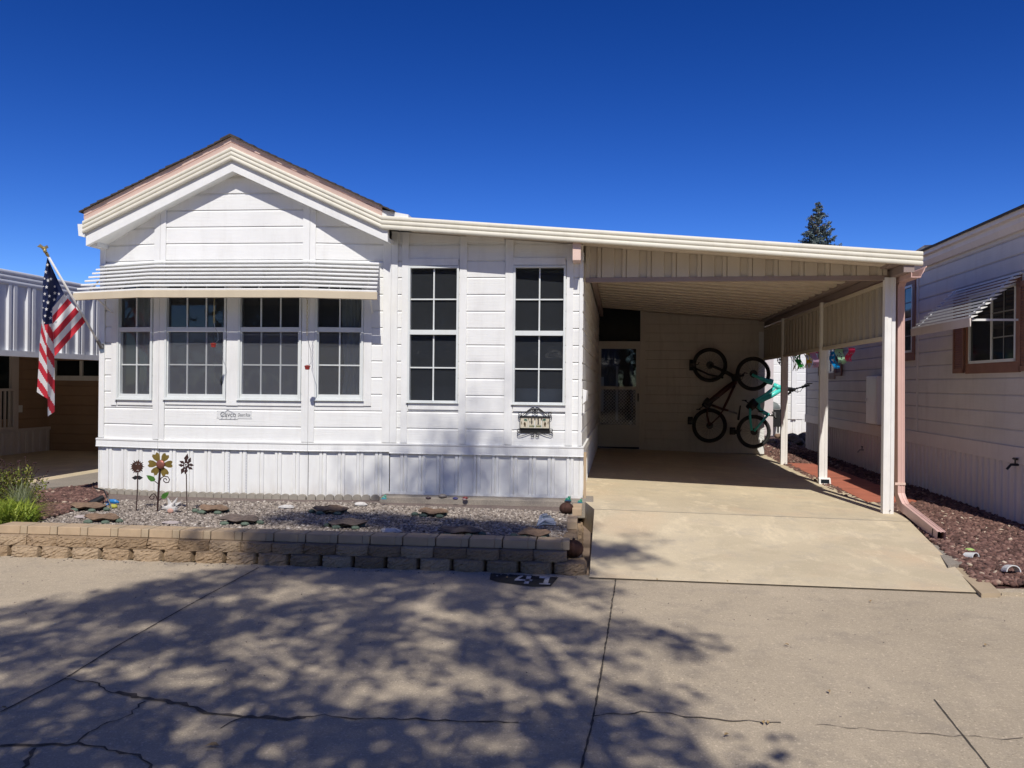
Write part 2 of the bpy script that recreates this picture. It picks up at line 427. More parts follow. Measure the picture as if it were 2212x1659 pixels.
# trim boards
def trims(lst, name='trim_board', mat='trim', d=.022):
    for fc, x0, x1, y0, y1 in lst:
        mb = MB(); u0, z0, u1, z1 = rect(fc, x0, y0, x1, y1)
        u0 = max(u0, 0); u1 = min(u1, fc.L)
        frect(mb, fc, u0, z0, u1, z1, .0065, d); mb.build(name, M[mat], home, bevel=.003)
def vtrim(fc, x0, x1, tops, z0=None, cut=None):
    u0 = max(0, fc.hit(x0, 800)[0]); u1 = min(fc.L, fc.hit(x1, 800)[0])
    p = [(u0, z0 or Z_SILL + .02), (u1, z0 or Z_SILL + .02), (u1, 6), (u0, 6)]
    for t in tops: p = clip(p, *t)
    if cut: p = clip(p, 0, 1, cut)
    mb = MB(); fprism(mb, fc, p, .0065, .024); mb.build('trim_board', M['trim'], home, bevel=.003)
gL, gRR = [tops_g(fL, mL)], [tops_g(fR, mR)]
vtrim(fL, 214, 227.5, gL); vtrim(fL, 333, 350, gL); vtrim(fC, 340, 357, [tops_g(fC, mL)], Z_SILL + .0)
vtrim(fC, 490.5, 515.5, [], fC.hit(500, 876)[1], fC.hit(500, 640)[1])
vtrim(fC, 652.5, 672, [tops_g(fC, mR)]); vtrim(fR, 660, 680, gRR); vtrim(fR, 826, 850, gRR)
for a, b in ((844, 858), (867, 881), (991.5, 1007), (1090, 1107.5), (1222, 1237)): vtrim(fA, a, b, [topA])
vtrim(fA, 1250, 1262, [topA])
trims([(fL, 243, 254.5, 600, 875), (fL, 255, 332, 864, 875), (fC, 357.5, 651.5, 865, 875.5), (fR, 786, 803, 600, 877), (fR, 681, 786, 866, 877),
       (fA, 882, 991, 871, 885), (fA, 1108, 1222, 875, 889), (fA, 882, 991, 559, 574), (fA, 1108, 1222, 557, 573), (fA, 1007.5, 1089.5, 503, 523)])
# windows
def window(fc, box, cols, ru, rl, yr, scr, cur, idx):
    u0, z0, u1, z1 = rect(fc, *box); zr = fc.hit((box[0] + box[2]) / 2, yr)[1]; w = .028
    fr = MB()
    for a in ((u0, z0, u0 + w, z1), (u1 - w, z0, u1, z1), (u0 + w, z1 - w, u1 - w, z1), (u0 + w, z0, u1 - w, z0 + w)):
        frect(fr, fc, *a, -.085, .032)
    frect(fr, fc, u0 - .012, z0 - .006, u1 + .012, z0 - .0005, .0245, .05)
    f = fr.build('window', M['vinyl'], home, bevel=.003)
    mr = MB(); frect(mr, fc, u0 + w, zr - .03, u1 - w, zr + .03, -.05, .024)
    if scr:
        s = .018                                             # lower sash of its own with lift tabs
        for a in ((u0 + w, z0 + w, u0 + w + s, zr - .03), (u1 - w - s, z0 + w, u1 - w, zr - .03), (u0 + w + s, z0 + w, u1 - w - s, z0 + w + .045)):
            frect(mr, fc, *a, -.04, .014)
    mr.build('sash', M['vinyl'], f, bevel=.002)
    mu = MB(); g = .0085
    for (a, b, nr, dd) in ((zr + .03, z1 - w, ru, 0), (z0 + w, zr - .03, rl, -.012)):
        bb = b; aa = a
        for c in range(1, cols):
            uc = u0 + w + (u1 - u0 - 2 * w) * c / cols
            frect(mu, fc, uc - g, aa, uc + g, bb, -.026 + dd, -.009 + dd)
        for r in range(1, nr):
            zc = aa + (bb - aa) * r / nr
            frect(mu, fc, u0 + w, zc - g, u1 - w, zc + g, -.027 + dd, -.008 + dd)
    mu.build('muntins', M['vinyl'], f)
    for (a, b, dd) in ((zr + .03, z1 - w, -.03), (z0 + w, zr - .03, -.042)):
        mb = MB(); mb.quad(fc.W(u0 + w, a, dd), fc.W(u1 - w, a, dd), fc.W(u1 - w, b, dd), fc.W(u0 + w, b, dd))
        mb.build('pane', M['glass'], f)
    mb = MB(); a, b = z0 + w, zr - .03
    mb.quad(fc.W(u0 + w, a, -.0035), fc.W(u1 - w, a, -.0035), fc.W(u1 - w, b, -.0035), fc.W(u0 + w, b, -.0035))
    if scr: mb.build('insect_screen', M['screen2' if cur else 'screen'], f)
    if not scr:
        mb = MB()
        frect(mb, fc, u0 + w, z0 + w, u1 - w, z0 + .20, -.22, -.20); mb.build('window_ledge', M['curtain'] if idx == 5 else M['inner'], f)
    for (c0, c1) in cur:
        mb = MB(); n = 26; ua, ub = u0 + (u1 - u0) * c0, u0 + (u1 - u0) * c1; vs = []
        for i in range(n + 1):
            t = i / n
            for zz, pin in ((z0, .0), (z0 + .38, .16), (z0 + .75, .05), (zr + .2, 0), (z1, 0)):
                uu = ua + (ub - ua) * (t * (1 - pin) + (pin if c0 > .3 else 0) * 1.0)
                vs.append(fc.W(uu, zz, -.13 + .03 * math.sin(t * 26)))
        for i in range(n):
            for j in range(4): mb.f.append((i * 5 + j, i * 5 + 5 + j, i * 5 + 6 + j, i * 5 + 1 + j)); mb.m.append(0)
        mb.v = [tuple(v) for v in vs]; mb.build('curtain', M['curtain'], f, smooth=True)
for i, sp in enumerate(specs): window(*sp, i)
# gable vent line, belly band, skirt
zb = lambda u: .16
for fc, d0, a, b in ((fL, 0, -.03, 0), (fC, 0, 0, 0), (fR, 0, 0, -.0), (fA, 0, 0, .03)):
    mb = MB(); u0, u1 = a, fc.L + b
    z1 = Z_SILL + .012; z0 = Z_BAND0 - (.02 if fc is fA else 0)
    pr = [(z0, .0), (z0, .034), (z0 + .012, .030), (z1 - .03, .026), (z1 - .018, .034), (z1, .034), (z1 + .004, .0)]
    mb.loft([[fc.W(u, z, d) for z, d in pr] for u in (u0, u1)])
    mb.build('belly_band', M['trim'], home)
    sk = MB(); zt = z0 + .02
    ribbed(sk, fc, u0 + .005, u1 - .005, (lambda u: .15) if fc is not fA else (lambda u: .262), lambda u: zt, .235, d=-.012)
    sk.build('skirting', M['skirt'], home)
for fc, rev in ((fS, 1), (fW, 1)):
    mb = MB(); ribbed(mb, fc, 0, fc.L, lambda u: .15, lambda u: Z_BAND0, .235, d=-.02); mb.build('skirting', M['skirt'], home)
    mb = MB(); frect(mb, fc, 0, Z_BAND0, fc.L, Z_SILL, .0, .03); mb.build('belly_band', M['trim'], home)
m, nt, bs = nodes('perforated_strip'); v = texco(nt, (1, 1, 1), (0, math.radians(45), 0))
ck = nt.nodes.new('ShaderNodeTexChecker'); ck.inputs['Scale'].default_value = 70; nt.links.new(v, ck.inputs['Vector'])
ck.inputs[1].default_value = (.78, .79, .8, 1); ck.inputs[2].default_value = (.42, .43, .45, 1)
nt.links.new(ck.outputs[0], bs.inputs['Base Color']); M['perf'] = m
for x in (492.5, 529.5):
    mb = MB(); u = fC.hit(x, 1000)[0]; frect(mb, fC, u - .024, .2, u + .024, Z_BAND0 - .012, -.01, .0045); mb.build('vent_strip', M['perf'], home)
mb = MB(); u = fA.hit(1260, 1000)[0]; frect(mb, fA, fA.L + .032, .24, fA.L + .065, Z_BAND0 + .03, -.1, -.01); mb.build('corner_strip', M['cap'], home)
mb = MB(); frect(mb, fA, .0, .256, fA.L, .285, .004, .016); mb.build('skirting_rail', M['skirt'], home)
# rake trims : vertical profile swept along a line
def sweep(pts, prof, mat, name, parent, smooth=True, kind=None, **k):
    mb = MB(); rings = [[(p[0] + (SK * d), p[1] + d, p[2] + z) for d, z in prof] for p in pts]
    mb.loft(rings); return mb.build(name, mat, parent, smooth=False, **k)
def gutter_profile(h):                                       # three convex ribs
    pr = []
    for r in range(3):
        for i in range(7):
            a = -math.pi / 2 + math.pi * i / 6 * .999
            pr.append((-.016 * math.cos(a) - (.0), -h * (r + .5) / 3 + h / 6 * .98 * -math.sin(a)))
    return pr + [(.03, -h), (.03, 0)]
gA, gLf, gM, gRt = at(499.5, 317, YF), at(179, 477, YF), at(824.5, 465.5, YF), at(1993.5, 543, YF)
pr = gutter_profile(.160)
sweep([gLf, gA, gM], pr, M['beige'], 'rake_trim', home)
pk = [(.03, 0), (.012, 0), (.0, .055), (.018, .058), (.018, .066), (.004, .068), (-.004, .128), (.03, .132)]
pLf, pA, pM = at(180, 478, YF), at(499.5, 317.5, YF), at(851, 480, YF)
pk2 = [(d, z * .95) for d, z in pk]
sweep([V(gLf.x + .01, YF, gLf.z + .002), V(gA.x, YF, gA.z + .002), V(gM.x, YF, gM.z + .002)], pk2, M['pinkpale'], 'rake_board', home)
wp = [(.034, .03), (.034, -.135), (.10, -.135), (.10, .03)]
q0 = at(182, 507, YF); q1 = at(499.5, 345, YF); q2 = at(836, 498, YF)
sweep([q0, q1, q2], wp, M['trim'], 'white_rake_board', home)
# soffits behind the white board (plaster white), running to the wall and along both eaves
def deep(x, z, y): return (x + SK * (y - YF), y, z)
for name, (a, b), m_ in (('soffit', (q0, q1), 0), ('soffit', (q1, q2), 0)):
    mb = MB(); z = -.125
    mb.hexa([deep(a.x, a.z + z, YF + .10), deep(b.x, b.z + z, YF + .10), deep(b.x, b.z + z, YA + .2), deep(a.x, a.z + z, YA + .2),
             deep(a.x, a.z + z + .05, YF + .10), deep(b.x, b.z + z + .05, YF + .10), deep(b.x, b.z + z + .05, YA + .2), deep(a.x, a.z + z + .05, YA + .2)])
    mb.build(name, M['trim'], home)
mb = MB()                                                     # left eave: flat soffit and fascia running back
xw = cLp[0]
mb.hexa([deep(q0.x, q0.z - .135, YF + .101), deep(xw + .1, q0.z - .135, YF + .101), deep(xw + .1, q0.z - .135, YR), deep(q0.x, q0.z - .135, YR),
         deep(q0.x, q0.z + .05, YF + .101), deep(xw + .1, q0.z + .10, YF + .101), deep(xw + .1, q0.z + .10, YR), deep(q0.x, q0.z + .05, YR)])
mb.build('eave', M['trim'], home)
mb = MB(); mb.hexa([deep(q0.x - .085, q0.z - .01, YF + .01), deep(q0.x - .004, q0.z - .03, YF + .01), deep(q0.x - .004, q0.z - .03, YR), deep(q0.x - .085, q0.z - .01, YR),
         deep(q0.x - .10, q0.z + .14, YF + .01), deep(q0.x - .004, q0.z + .14, YF + .01), deep(q0.x - .004, q0.z + .14, YR), deep(q0.x - .10, q0.z + .14, YR)])
mb.build('eave_gutter', M['trim'], home)
# gable roof with shingle courses
roof = MB()
rA = V(gA.x, 0, gA.z + .140); rL = V(gLf.x - .035, 0, gLf.z + .112 - .0); rR = V(gM.x + .16, 0, gM.z + .055)
rL.z = gLf.z + .118; rR.z = rA.z + (gM.z + .125 - rA.z) / (gM.x - gA.x) * (rR.x - rA.x)
for a, b, fl in ((rA, rL, 1), (rA, rR, 0)):
    n = 22; dv = (b - a)
    for i in range(n):
        t0, t1 = i / n, (i + 1) / n + .012
        p, q = a + dv * t0, a + dv * min(t1, 1.0)
        lift = .016
        y0 = YF - .03 - random.uniform(0, .014)
        c = [deep(p.x, p.z - .016, y0), deep(q.x, q.z - .016, y0), deep(q.x, q.z - .016, YR + .3), deep(p.x, p.z - .016, YR + .3),
             deep(p.x, p.z - .006, y0), deep(q.x, q.z + .006 + random.uniform(-.003, .006), y0), deep(q.x, q.z + lift, YR + .3), deep(p.x, p.z + .002, YR + .3)]
        if fl: c = [c[1], c[0], c[3], c[2], c[5], c[4], c[7], c[6]]
        roof.hexa(c)
rf = roof.build('roof', M['shingle'], home)
mb = MB()
for i in range(24):
    y0 = YF - .04 + i * .37
    w = .13
    for s, b in ((1, rR), (-1, rL)):
        sl = (b.z - rA.z) / (b.x - rA.x)
        x1 = rA.x + s * w
        mb.hexa([deep(rA.x, rA.z - .004, y0), deep(x1, rA.z + sl * s * w + .0, y0), deep(x1, rA.z + sl * s * w + .012, y0 + .38), deep(rA.x, rA.z + .008, y0 + .38),
                 deep(rA.x, rA.z + .016, y0), deep(x1, rA.z + sl * s * w + .018, y0), deep(x1, rA.z + sl * s * w + .018, y0 + .38), deep(rA.x, rA.z + .016, y0 + .38)][::1])
mb.build('ridge_cap', M['shingle'], home)
mb = MB(); mb.hexa([deep(gM.x - .03, gM.z - .02, YF + .02), deep(gM.x + .33, gM.z - .03, YF + .02), deep(gM.x + .33, gM.z - .03, YR), deep(gM.x - .03, gM.z - .02, YR),
                    deep(gM.x + .0, gM.z + .075, YF + .02), deep(gM.x + .33, gM.z + .012, YF + .02), deep(gM.x + .33, gM.z + .012, YR), deep(gM.x + .0, gM.z + .075, YR)])
mb.build('roof_flashing', M['slat'], home)
# window awning that follows the bay
awn = []
N_SL = 8; d0, d1 = .05, .44
aw = thing('window_awning', 'white louvred metal awning with beige valance over the four bay windows', 'awning', (-3, 9.8, 2.6)); 
def bay(d, xl, xr, zc):                                       # polyline offset d outward from the bay
    P = [fL.O + fL.n * d, Vector((*bLp, 0)) + (fL.n + fC.n).normalized() * d, Vector((*bRp, 0)) + (fC.n + fR.n).normalized() * d, Vector((*cRp, 0)) + fR.n * d]
    def cut(a, b, x): t = (x - a.x) / (b.x - a.x); return a + (b - a) * t
    A = cut(P[0], P[1], xl); B = cut(P[2], P[3], xr)
    return [A, P[1], P[2], B]
ztop = fC.hit(480, 566)[1]; zbot = at(480, 624, YC - d1).z
for i in range(N_SL):
    t = i / (N_SL - 1); d = d0 + (d1 - d0) * t; z = ztop + (zbot - ztop) * t
    yl = YC + .15 - d; xl = at(216 + (158 - 216) * t, 571 + 59 * t, yl).x; xr = at(819 - 6 * t, 566 + 57 * t, YA - .03 - d).x
    L = bay(d, xl, xr, z)
    mb = MB(); pr2 = [(-.008, -.017), (.0, -.018), (.006, -.010), (.006, .002), (-.002, .008), (-.045, .011), (-.092, .016), (-.092, .012), (-.045, .009)]
    rings = []
    for j, p in enumerate(L):
        nn = [fL.n, (fL.n + fC.n).normalized(), (fC.n + fR.n).normalized(), fR.n][j]
        zz = z - (.045 if j == 0 else 0) * .6 - (.02 if j == 3 else 0) * .6
        rings.append([p + nn * dd + V(0, 0, zz + dz) for dd, dz in pr2])
    mb.loft(rings); mb.build('slat', M['slat'], aw)
d = d1 + .02; zt = at(480, 627.5, YC - d).z; zb_ = at(480, 643, YC - d).z
xl = at(158, 640, YC + .15 - d).x; xr = at(814, 632, YA - .03 - d).x
L = bay(d, xl, xr, 0); rings = []
for j, p in enumerate(L):
    nn = [fL.n, (fL.n + fC.n).normalized(), (fC.n + fR.n).normalized(), fR.n][j]; dz = (-.02, 0, 0, -.012)[j]
    rings.append([p + nn * a + V(0, 0, b + dz) for a, b in ((-.02, zb_), (-.004, zb_), (.004, zb_ + .006), (.012, zt), (-.0, zt + .006), (-.02, zt))])
MB().loft(rings).build('valance', M['awnbeige'], aw)
for fc, x in ((fL, 235), (fL, 300), (fC, 420), (fC, 580), (fR, 720), (fR, 800)):
    u = fc.hit(x, 600)[0]; mb = MB()
    mb.bar(fc.W(u, ztop - .075, .01), fc.W(u, zbot - .055, d1 - .06), .02, .012); mb.build('rib', M['slat'], aw)
for fc, x in ((fL, 246), (fR, 806)):
    u = fc.hit(x, 650)[0]; mb = MB(); mb.bar(fc.W(u, zbot - .25, .03), fc.W(u, zbot - .02, d1 - .02), .018, .008); mb.build('arm', M['slat'], aw)

# ================================================================= CARPORT
PANS = paint('tan_roof_pan', (.68, .60, .50), .5, .06, (.3, .25, .2), 3)
SLAB_L, SLAB_R = .254, .142
def slabz(X): return SLAB_L + (SLAB_R - SLAB_L) * (X - .5) / 3.0
YP = 10.28
fp = at(1916, 1109, YP); XP = fp.x
car = thing('carport', 'beige metal carport roof on three white posts beside the white home', 'carport', (2, 14, .2))
LEAN = (gRt.z - gM.z) / (gRt.x - gM.x)
sweep([V(gM.x + .001, gM.y, gM.z), gRt], gutter_profile(.165), M['beige'], 'fascia', car)
mb = MB()                                                     # roof pans running down the slope
xa, xb = gM.x + .30, gRt.x - .01
prof = []; y = YF + .035
while y < YR + .35:
    for f, h in ((0, 0), (.012, .09), (.23, .09), (.242, 0)): prof.append((min(y + f, YR + .35), h))
    y += .43
prof.append((YR + .35, 0))
ring = []
for x in (xa, xb):
    zz = fb0.z + mB * (x - fb0.x) + .035
    ring.append([(x + SK * (yy - YF), yy, zz + h - .0) for yy, h in prof] + [(x + SK * (YR + .35 - YF), YR + .35, zz + .125), (x, YF + .035, zz + .125)])
mb.loft(ring); mb.build('roof', PANS, car)
mb = MB()                                                     # thin white edge trim on top of the fascia
fV = Facet((cAp[0] + .03, YP + .02), (XP - .03, YP + .02))
ztrim = at(1500, 606, YP).z
zt0 = at(1268, 605, YP).z; zt1 = at(1905, 600, YP).z
def zl(u): return zt0 + (zt1 - zt0) * u / fV.L
def ztp(u): return z_eave(fV.O.x + u) + .04
ribbed(mb, fV, 0, fV.L, zl, ztp, .31, [(0, .026), (.14, .026), (.19, .0), (.44, .0), (.49, .026), (.62, .026), (.63, .01), (.65, .01), (.66, .026)])
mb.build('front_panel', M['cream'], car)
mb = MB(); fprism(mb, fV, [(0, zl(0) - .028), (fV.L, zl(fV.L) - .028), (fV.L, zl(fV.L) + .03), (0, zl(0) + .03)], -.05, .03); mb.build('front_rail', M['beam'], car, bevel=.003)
yps = [YP, at(1777, 1045, 12.6).y, 15.7]
pm = gz(1776.5, 1044, .146); pr_ = gz(1692.5, 1003, .15)
posts = [(XP, YP), (pm.x, pm.y), (pr_.x, pr_.y)]
dirp = Vector((pr_.x - XP, pr_.y - YP, 0)).normalized()
for i, (x, y) in enumerate(posts):
    zbm = at(1916, 600, YP).z
    mb = MB(); n = Vector((dirp.y, -dirp.x, 0)); w = .062; dd = .045
    def P(a, b, z): return Vector((x, y, 0)) + n * a + dirp * b + V(0, 0, z)
    prs = [(-w, -dd), (-w * .35, -dd), (-w * .3, -dd + .01), (w * .3, -dd + .01), (w * .35, -dd), (w, -dd), (w, dd), (-w, dd)]
    mb.loft([[P(a, b, z) for a, b in prs] for z in (slabz(x), zbm)])
    p = mb.build('post', M['postw'], car)
    mb = MB(); mb.ball(P(.02, -dd - .002, slabz(x) + .05), .009, .006, .009, 8, 4); mb.build('bolt', M['chrome'], p)
zbeam = at(1916, 600, YP).z
end = Vector((XP, YP, 0)) - dirp * .46; bk = Vector((XP, YP, 0)) + dirp * (YR + .2 - YP)
n = Vector((dirp.y, -dirp.x, 0))
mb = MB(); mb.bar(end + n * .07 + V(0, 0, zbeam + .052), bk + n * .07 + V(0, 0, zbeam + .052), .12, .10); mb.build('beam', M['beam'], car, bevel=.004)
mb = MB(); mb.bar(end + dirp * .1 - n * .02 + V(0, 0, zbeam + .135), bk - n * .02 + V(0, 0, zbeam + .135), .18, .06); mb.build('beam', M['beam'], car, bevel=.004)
p0 = at(1246, 545, YF + .12)
mb = MB(); mb.box(p0.x - .05, YF + .06, at(1246, 562, YF + .06).z, p0.x + .05, YF + .5, z_eave(p0.x) + .05); mb.build('beam_end', M['pinkpale'], car, bevel=.004)
mb = MB(); a = Vector((cAp[0] + .07, YP + .05, 0)); b = a + V(SK, 1, 0) * 8.4
mb.bar(a + V(0, 0, z_eave(a.x) - .09), b + V(0, 0, z_eave(a.x) - .09), .07, .12); mb.build('beam', M['beam'], car)
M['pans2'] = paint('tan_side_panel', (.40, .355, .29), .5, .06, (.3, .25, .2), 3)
# side panels hung between the posts
zp1 = at(1905, 611, YP).z; zp0 = at(1905, 729, YP).z
xp = Vector((XP, YP, 0))
segs = [(posts[0], posts[1]), (posts[1], posts[2]), (posts[2], (bk.x, YR))]
for a, b in segs:
    A = Vector((*a, 0)) + dirp * .05; B = Vector((*b, 0)) - dirp * .05
    fc = Facet((B.x, B.y), (A.x, A.y)) if False else Facet((B.x, B.y), (A.x, A.y))
    mb = MB(); ribbed(mb, fc, 0, fc.L, lambda u: zp0, lambda u: zp1, .26, [(0, .022), (.2, .022), (.24, 0), (.44, 0), (.48, .022), (.52, .022), (.54, 0), (.74, 0), (.78, .022)], d=-.0)
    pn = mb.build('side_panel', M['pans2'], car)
    mb = MB(); frect(mb, fc, 0, zp0 - .03, fc.L, zp0 + .02, -.02, .04); frect(mb, fc, 0, zp1 - .02, fc.L, zp1 + .03, -.02, .03); mb.build('panel_rail', M['cream'], pn)
# eave gutter and downspout
gx = Vector((gRt.x - .06, YF, 0)); gz1 = at(1985, 574.5, YF).z
def gp(dx, y, dz): return (gx.x + dx + SK * (y - YF), y, gz1 + dz)
mb = MB(); pr3 = [(-.06, 0), (-.06, -.13), (.05, -.13), (.058, -.10), (.085, -.06), (.10, -.015), (.115, -.012), (.115, 0), (.105, 0), (.09, -.02), (.07, -.065), (.045, -.12), (-.05, -.12), (-.05, 0)]
mb.loft([[gp(a, y, b) for a, b in pr3] for y in (YF + .02, YR)]); mb.build('gutter', M['pink'], car)
dtop = at(1943, 600, YP + .10); dm = at(1943, 1064, YP + .10)
de = gz(2034, 1160, .13); mb = MB()
def dring(c, t, w=.042, h=.055):
    t = t.normalized(); sd = V(1, .04, 0).normalized(); sd = (sd - t * sd.dot(t)).normalized(); u = sd.cross(t)
    pts = []
    for (a, b) in ((-1, -1), (-.4, -1), (-.4, -.9), (0, -.9), (0, -1), (.45, -1), (.45, -.9), (.75, -.9), (.75, -1), (1, -1), (1, 1), (-1, 1)): pts.append(c + sd * w * a + u * h * b)
    return pts
rings = [dring(V(dtop.x + .10, dtop.y - .15, dtop.z + .03), V(-.6, .4, -.4)), dring(dtop + V(0.02, -.04, -.02), V(-.3, .2, -1)), dring(dtop - V(0, 0, .12), V(0, 0, -1)), dring(dm, V(0, 0, -1)), dring(dm + V(.01, -.04, -.09), V(.05, -.6, -.8)), dring(dm + V(.015, -.13, -.16), V(.05, -1, -.55)), dring(de + V(0, .06, .01), V(.0, -1, -.12)), dring(de, V(0, -1, -.12))]
mb.loft(rings, caps=False); ds = mb.build('downspout', M['pink'], car)
mb = MB(); mb.box(dm.x - .075, dm.y - .062, dm.z + .10, dm.x + .048, dm.y - .056, dm.z + .13); mb.build('strap', M['pinkpale'], ds)
mb = MB(); mb.add([p + V(0, .14, 0.01) for p in rings[-1]], [tuple(range(12))]); mb.build('opening', M['dark'], ds)

# ================================================================= REAR ROOM (closed end of the carport)
M['rwall'] = paint('taupe_siding', (.64, .60, .53), .7, .06, (.15, .13, .11), 2, (3, 3, 60))
M['pans'] = paint('tan_roof_pan', (.42, .37, .31), .5, .06, (.3, .25, .2), 3)
M['doorp'] = paint('grey_door_paint', (.55, .53, .49), .5, .06, None, 3)
room = thing('rear_room', 'cream sided rear room with screen door closing the back of the carport', 'shed', (2.2, 18.9, .25))
fR2 = Facet((at(1286, 900, YR).x, YR), (at(1649, 900, YR).x, YR))
XRR = at(1649, 900, YR).x
ub, zbt = fR2.hit(1500, 972); zb0 = .17
topR = (-mB, 1, z_eave(fR2.O.x - SK * (YR - YF)) + .03)
dr = rect(fR2, 1290, 672, 1382, 966); uw = fR2.hit(1393, 800)[0]
b1, b2 = MB(), MB()
sided_wall(b1, b2, fR2, uw, fR2.L, zb0, [topR], [], .2, zb0 + .1, gap=.003, bev=.004)
b1.build('wall', M['rwall'], room); b2.build('siding_boards', M['rwall'], room)
fRS = Facet((XRR, YR), (XRR + SK * 4, YR + 4))
b1, b2 = MB(), MB(); sided_wall(b1, b2, fRS, 0.0, fRS.L, zb0, [(0, 1, 2.75)], [], .2, zb0 + .1, .04); b1.build('side_wall', M['siding'], room)
mb = MB(); frect(mb, fR2, fR2.L - .12, zb0, fR2.L + .02, 2.9, .008, .02); mb.build('sun_patch_strip', M['siding'], room)  # white strip added in place of a sun patch on this wall corner
mb = MB(); frect(mb, fR2, uw, zb0, fR2.L - .12, zb0 + .1, .008, .02); mb.build('base_board', M['rwall'], room)
for a, b in ((uw - .11, uw), (0, dr[0])):
    mb = MB(); fprism(mb, fR2, clip([(a, zb0), (b, zb0), (b, 5), (a, 5)], topR[0], topR[1], topR[2] + .05), -.02, .03)
    mb.build('trim_board', M['rwall'], room)
u0, z0, u1, z1 = rect(fR2, 1285.5, 743, 1382, 965)
mb = MB(); frect(mb, fR2, dr[0], z1 - .02, dr[2], z1 + .06, -.02, .03); mb.build('door_head', M['doorp'], room)
mb = MB(); zt_ = fR2.hit(1330, 668)[1]; mb.quad(fR2.W(dr[0], z1 + .06, 0), fR2.W(dr[2], z1 + .06, 0), fR2.W(dr[2], topR[2] - topR[0] * dr[2] + .05, 0), fR2.W(dr[0], topR[2] - topR[0] * dr[0] + .05, 0)); mb.build('transom_pane', M['darkglass'], room)
mb = MB(); w = .09; zm = fR2.hit(1330, 838)[1]; zk = fR2.hit(1330, 917)[1]
for a in ((u0 + .04, z0, u0 + .04 + w, z1 - .02), (u1 - w, z0, u1, z1 - .02), (u0 + .04 + w, z1 - .02 - w, u1 - w, z1 - .02), (u0 + .04 + w, zm - .035, u1 - w, zm + .035), (u0 + .04 + w, z0, u1 - w, zk)):
    frect(mb, fR2, *a, -.02, .02)
door = mb.build('screen_door', M['doorp'], room)
mb = MB(); mb.quad(fR2.W(u0 + .1, zk, -.01), fR2.W(u1 - w, zk, -.01), fR2.W(u1 - w, z1 - .1, -.01), fR2.W(u0 + .1, z1 - .1, -.01)); mb.build('pane', M['glass'], door)
mb = MB(); st = .075; ua, ub_ = u0 + .13, u1 - w
k = -20
for sgn in (1, -1):
    for k in range(-16, 30):
        p, q = (ua + k * st, zk), (ua + k * st + (zm - zk), zm) 
        if sgn < 0: p, q = (p[0], zm), (q[0], zk)
        def lim(p, q):
            t0 = max(0, (ua - p[0]) / (q[0] - p[0])); t1 = min(1, (ub_ - p[0]) / (q[0] - p[0]))
            if t1 <= t0: return None
            f = lambda t: (p[0] + (q[0] - p[0]) * t, p[1] + (q[1] - p[1]) * t)
            return f(t0), f(t1)
        r = lim(p, q)
        if r: mb.bar(fR2.W(*r[0], .006), fR2.W(*r[1], .006), .007, .005, fR2.n)
mb.build('grille', M['doorp'], door)
mb = MB(); mb.bar(fR2.W(u1 - .04, zm - .12, .045), fR2.W(u1 - .04, zm - .3, .045), .03, .03, fR2.n); mb.build('handle', M['black'], door)
mb = MB()                                                     # dark drapes tied back behind the door
for (a, b, c) in ((u0 + .1, u0 + .5, u0 + .33), ):
    rg = []
    for zz, lo, hi in ((z1, a, b), (zm + .55, a + .05, b - .03), (zm + .12, c - .09, c + .03), (zm - .1, c - .10, c + .02), (z0, a + .13, b - .05)):
        rg.append([fR2.W(lo + (hi - lo) * i / 12, zz, -.22 + .02 * math.sin(i * 2.1)) for i in range(13)])
    mb.loft(rg, closed=False, caps=False)
mb.build('drape', M['dark'], room, smooth=True)
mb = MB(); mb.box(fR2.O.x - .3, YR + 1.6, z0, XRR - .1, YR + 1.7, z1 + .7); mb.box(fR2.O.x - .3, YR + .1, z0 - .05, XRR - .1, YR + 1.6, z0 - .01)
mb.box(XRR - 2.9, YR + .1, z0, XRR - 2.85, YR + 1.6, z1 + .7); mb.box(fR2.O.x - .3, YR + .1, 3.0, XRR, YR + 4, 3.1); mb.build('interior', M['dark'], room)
mb = MB(); frect(mb, fR2, u0 + .13, zm - .55, u0 + .2, z1 - .75, -.35, -.33); frect(mb, fR2, u0 + .48, zm - .75, u0 + .53, z1 - .5, -.35, -.33); mb.build('daylight_strips', M['slat'], room)  # white strips standing in for daylight seen through the room
# small fittings on the side wall
mb = MB(); u = .3
lp = thing('wall_lamp', 'small white wall light on the home corner above the driveway', 'lamp', fA.W(fA.L + .02, 1.3, .0))
c = at(1262, 858, YA - .0)
mb = MB(); mb.hexa([c + V(-.02, .0, -.09), c + V(.02, .0, -.05), c + V(.04, .10, -.05), c + V(-.02, .10, -.09), c + V(-.02, .0, .10), c + V(.03, 0, .08), c + V(.05, .10, .08), c + V(-.02, .10, .10)]); mb.build('shade', M['slat'], lp, bevel=.004)
mb = MB(); mb.box(c.x - .015, c.y + .01, c.z - .2, c.x + .005, c.y + .06, c.z - .09); mb.build('bracket', M['postw'], lp)
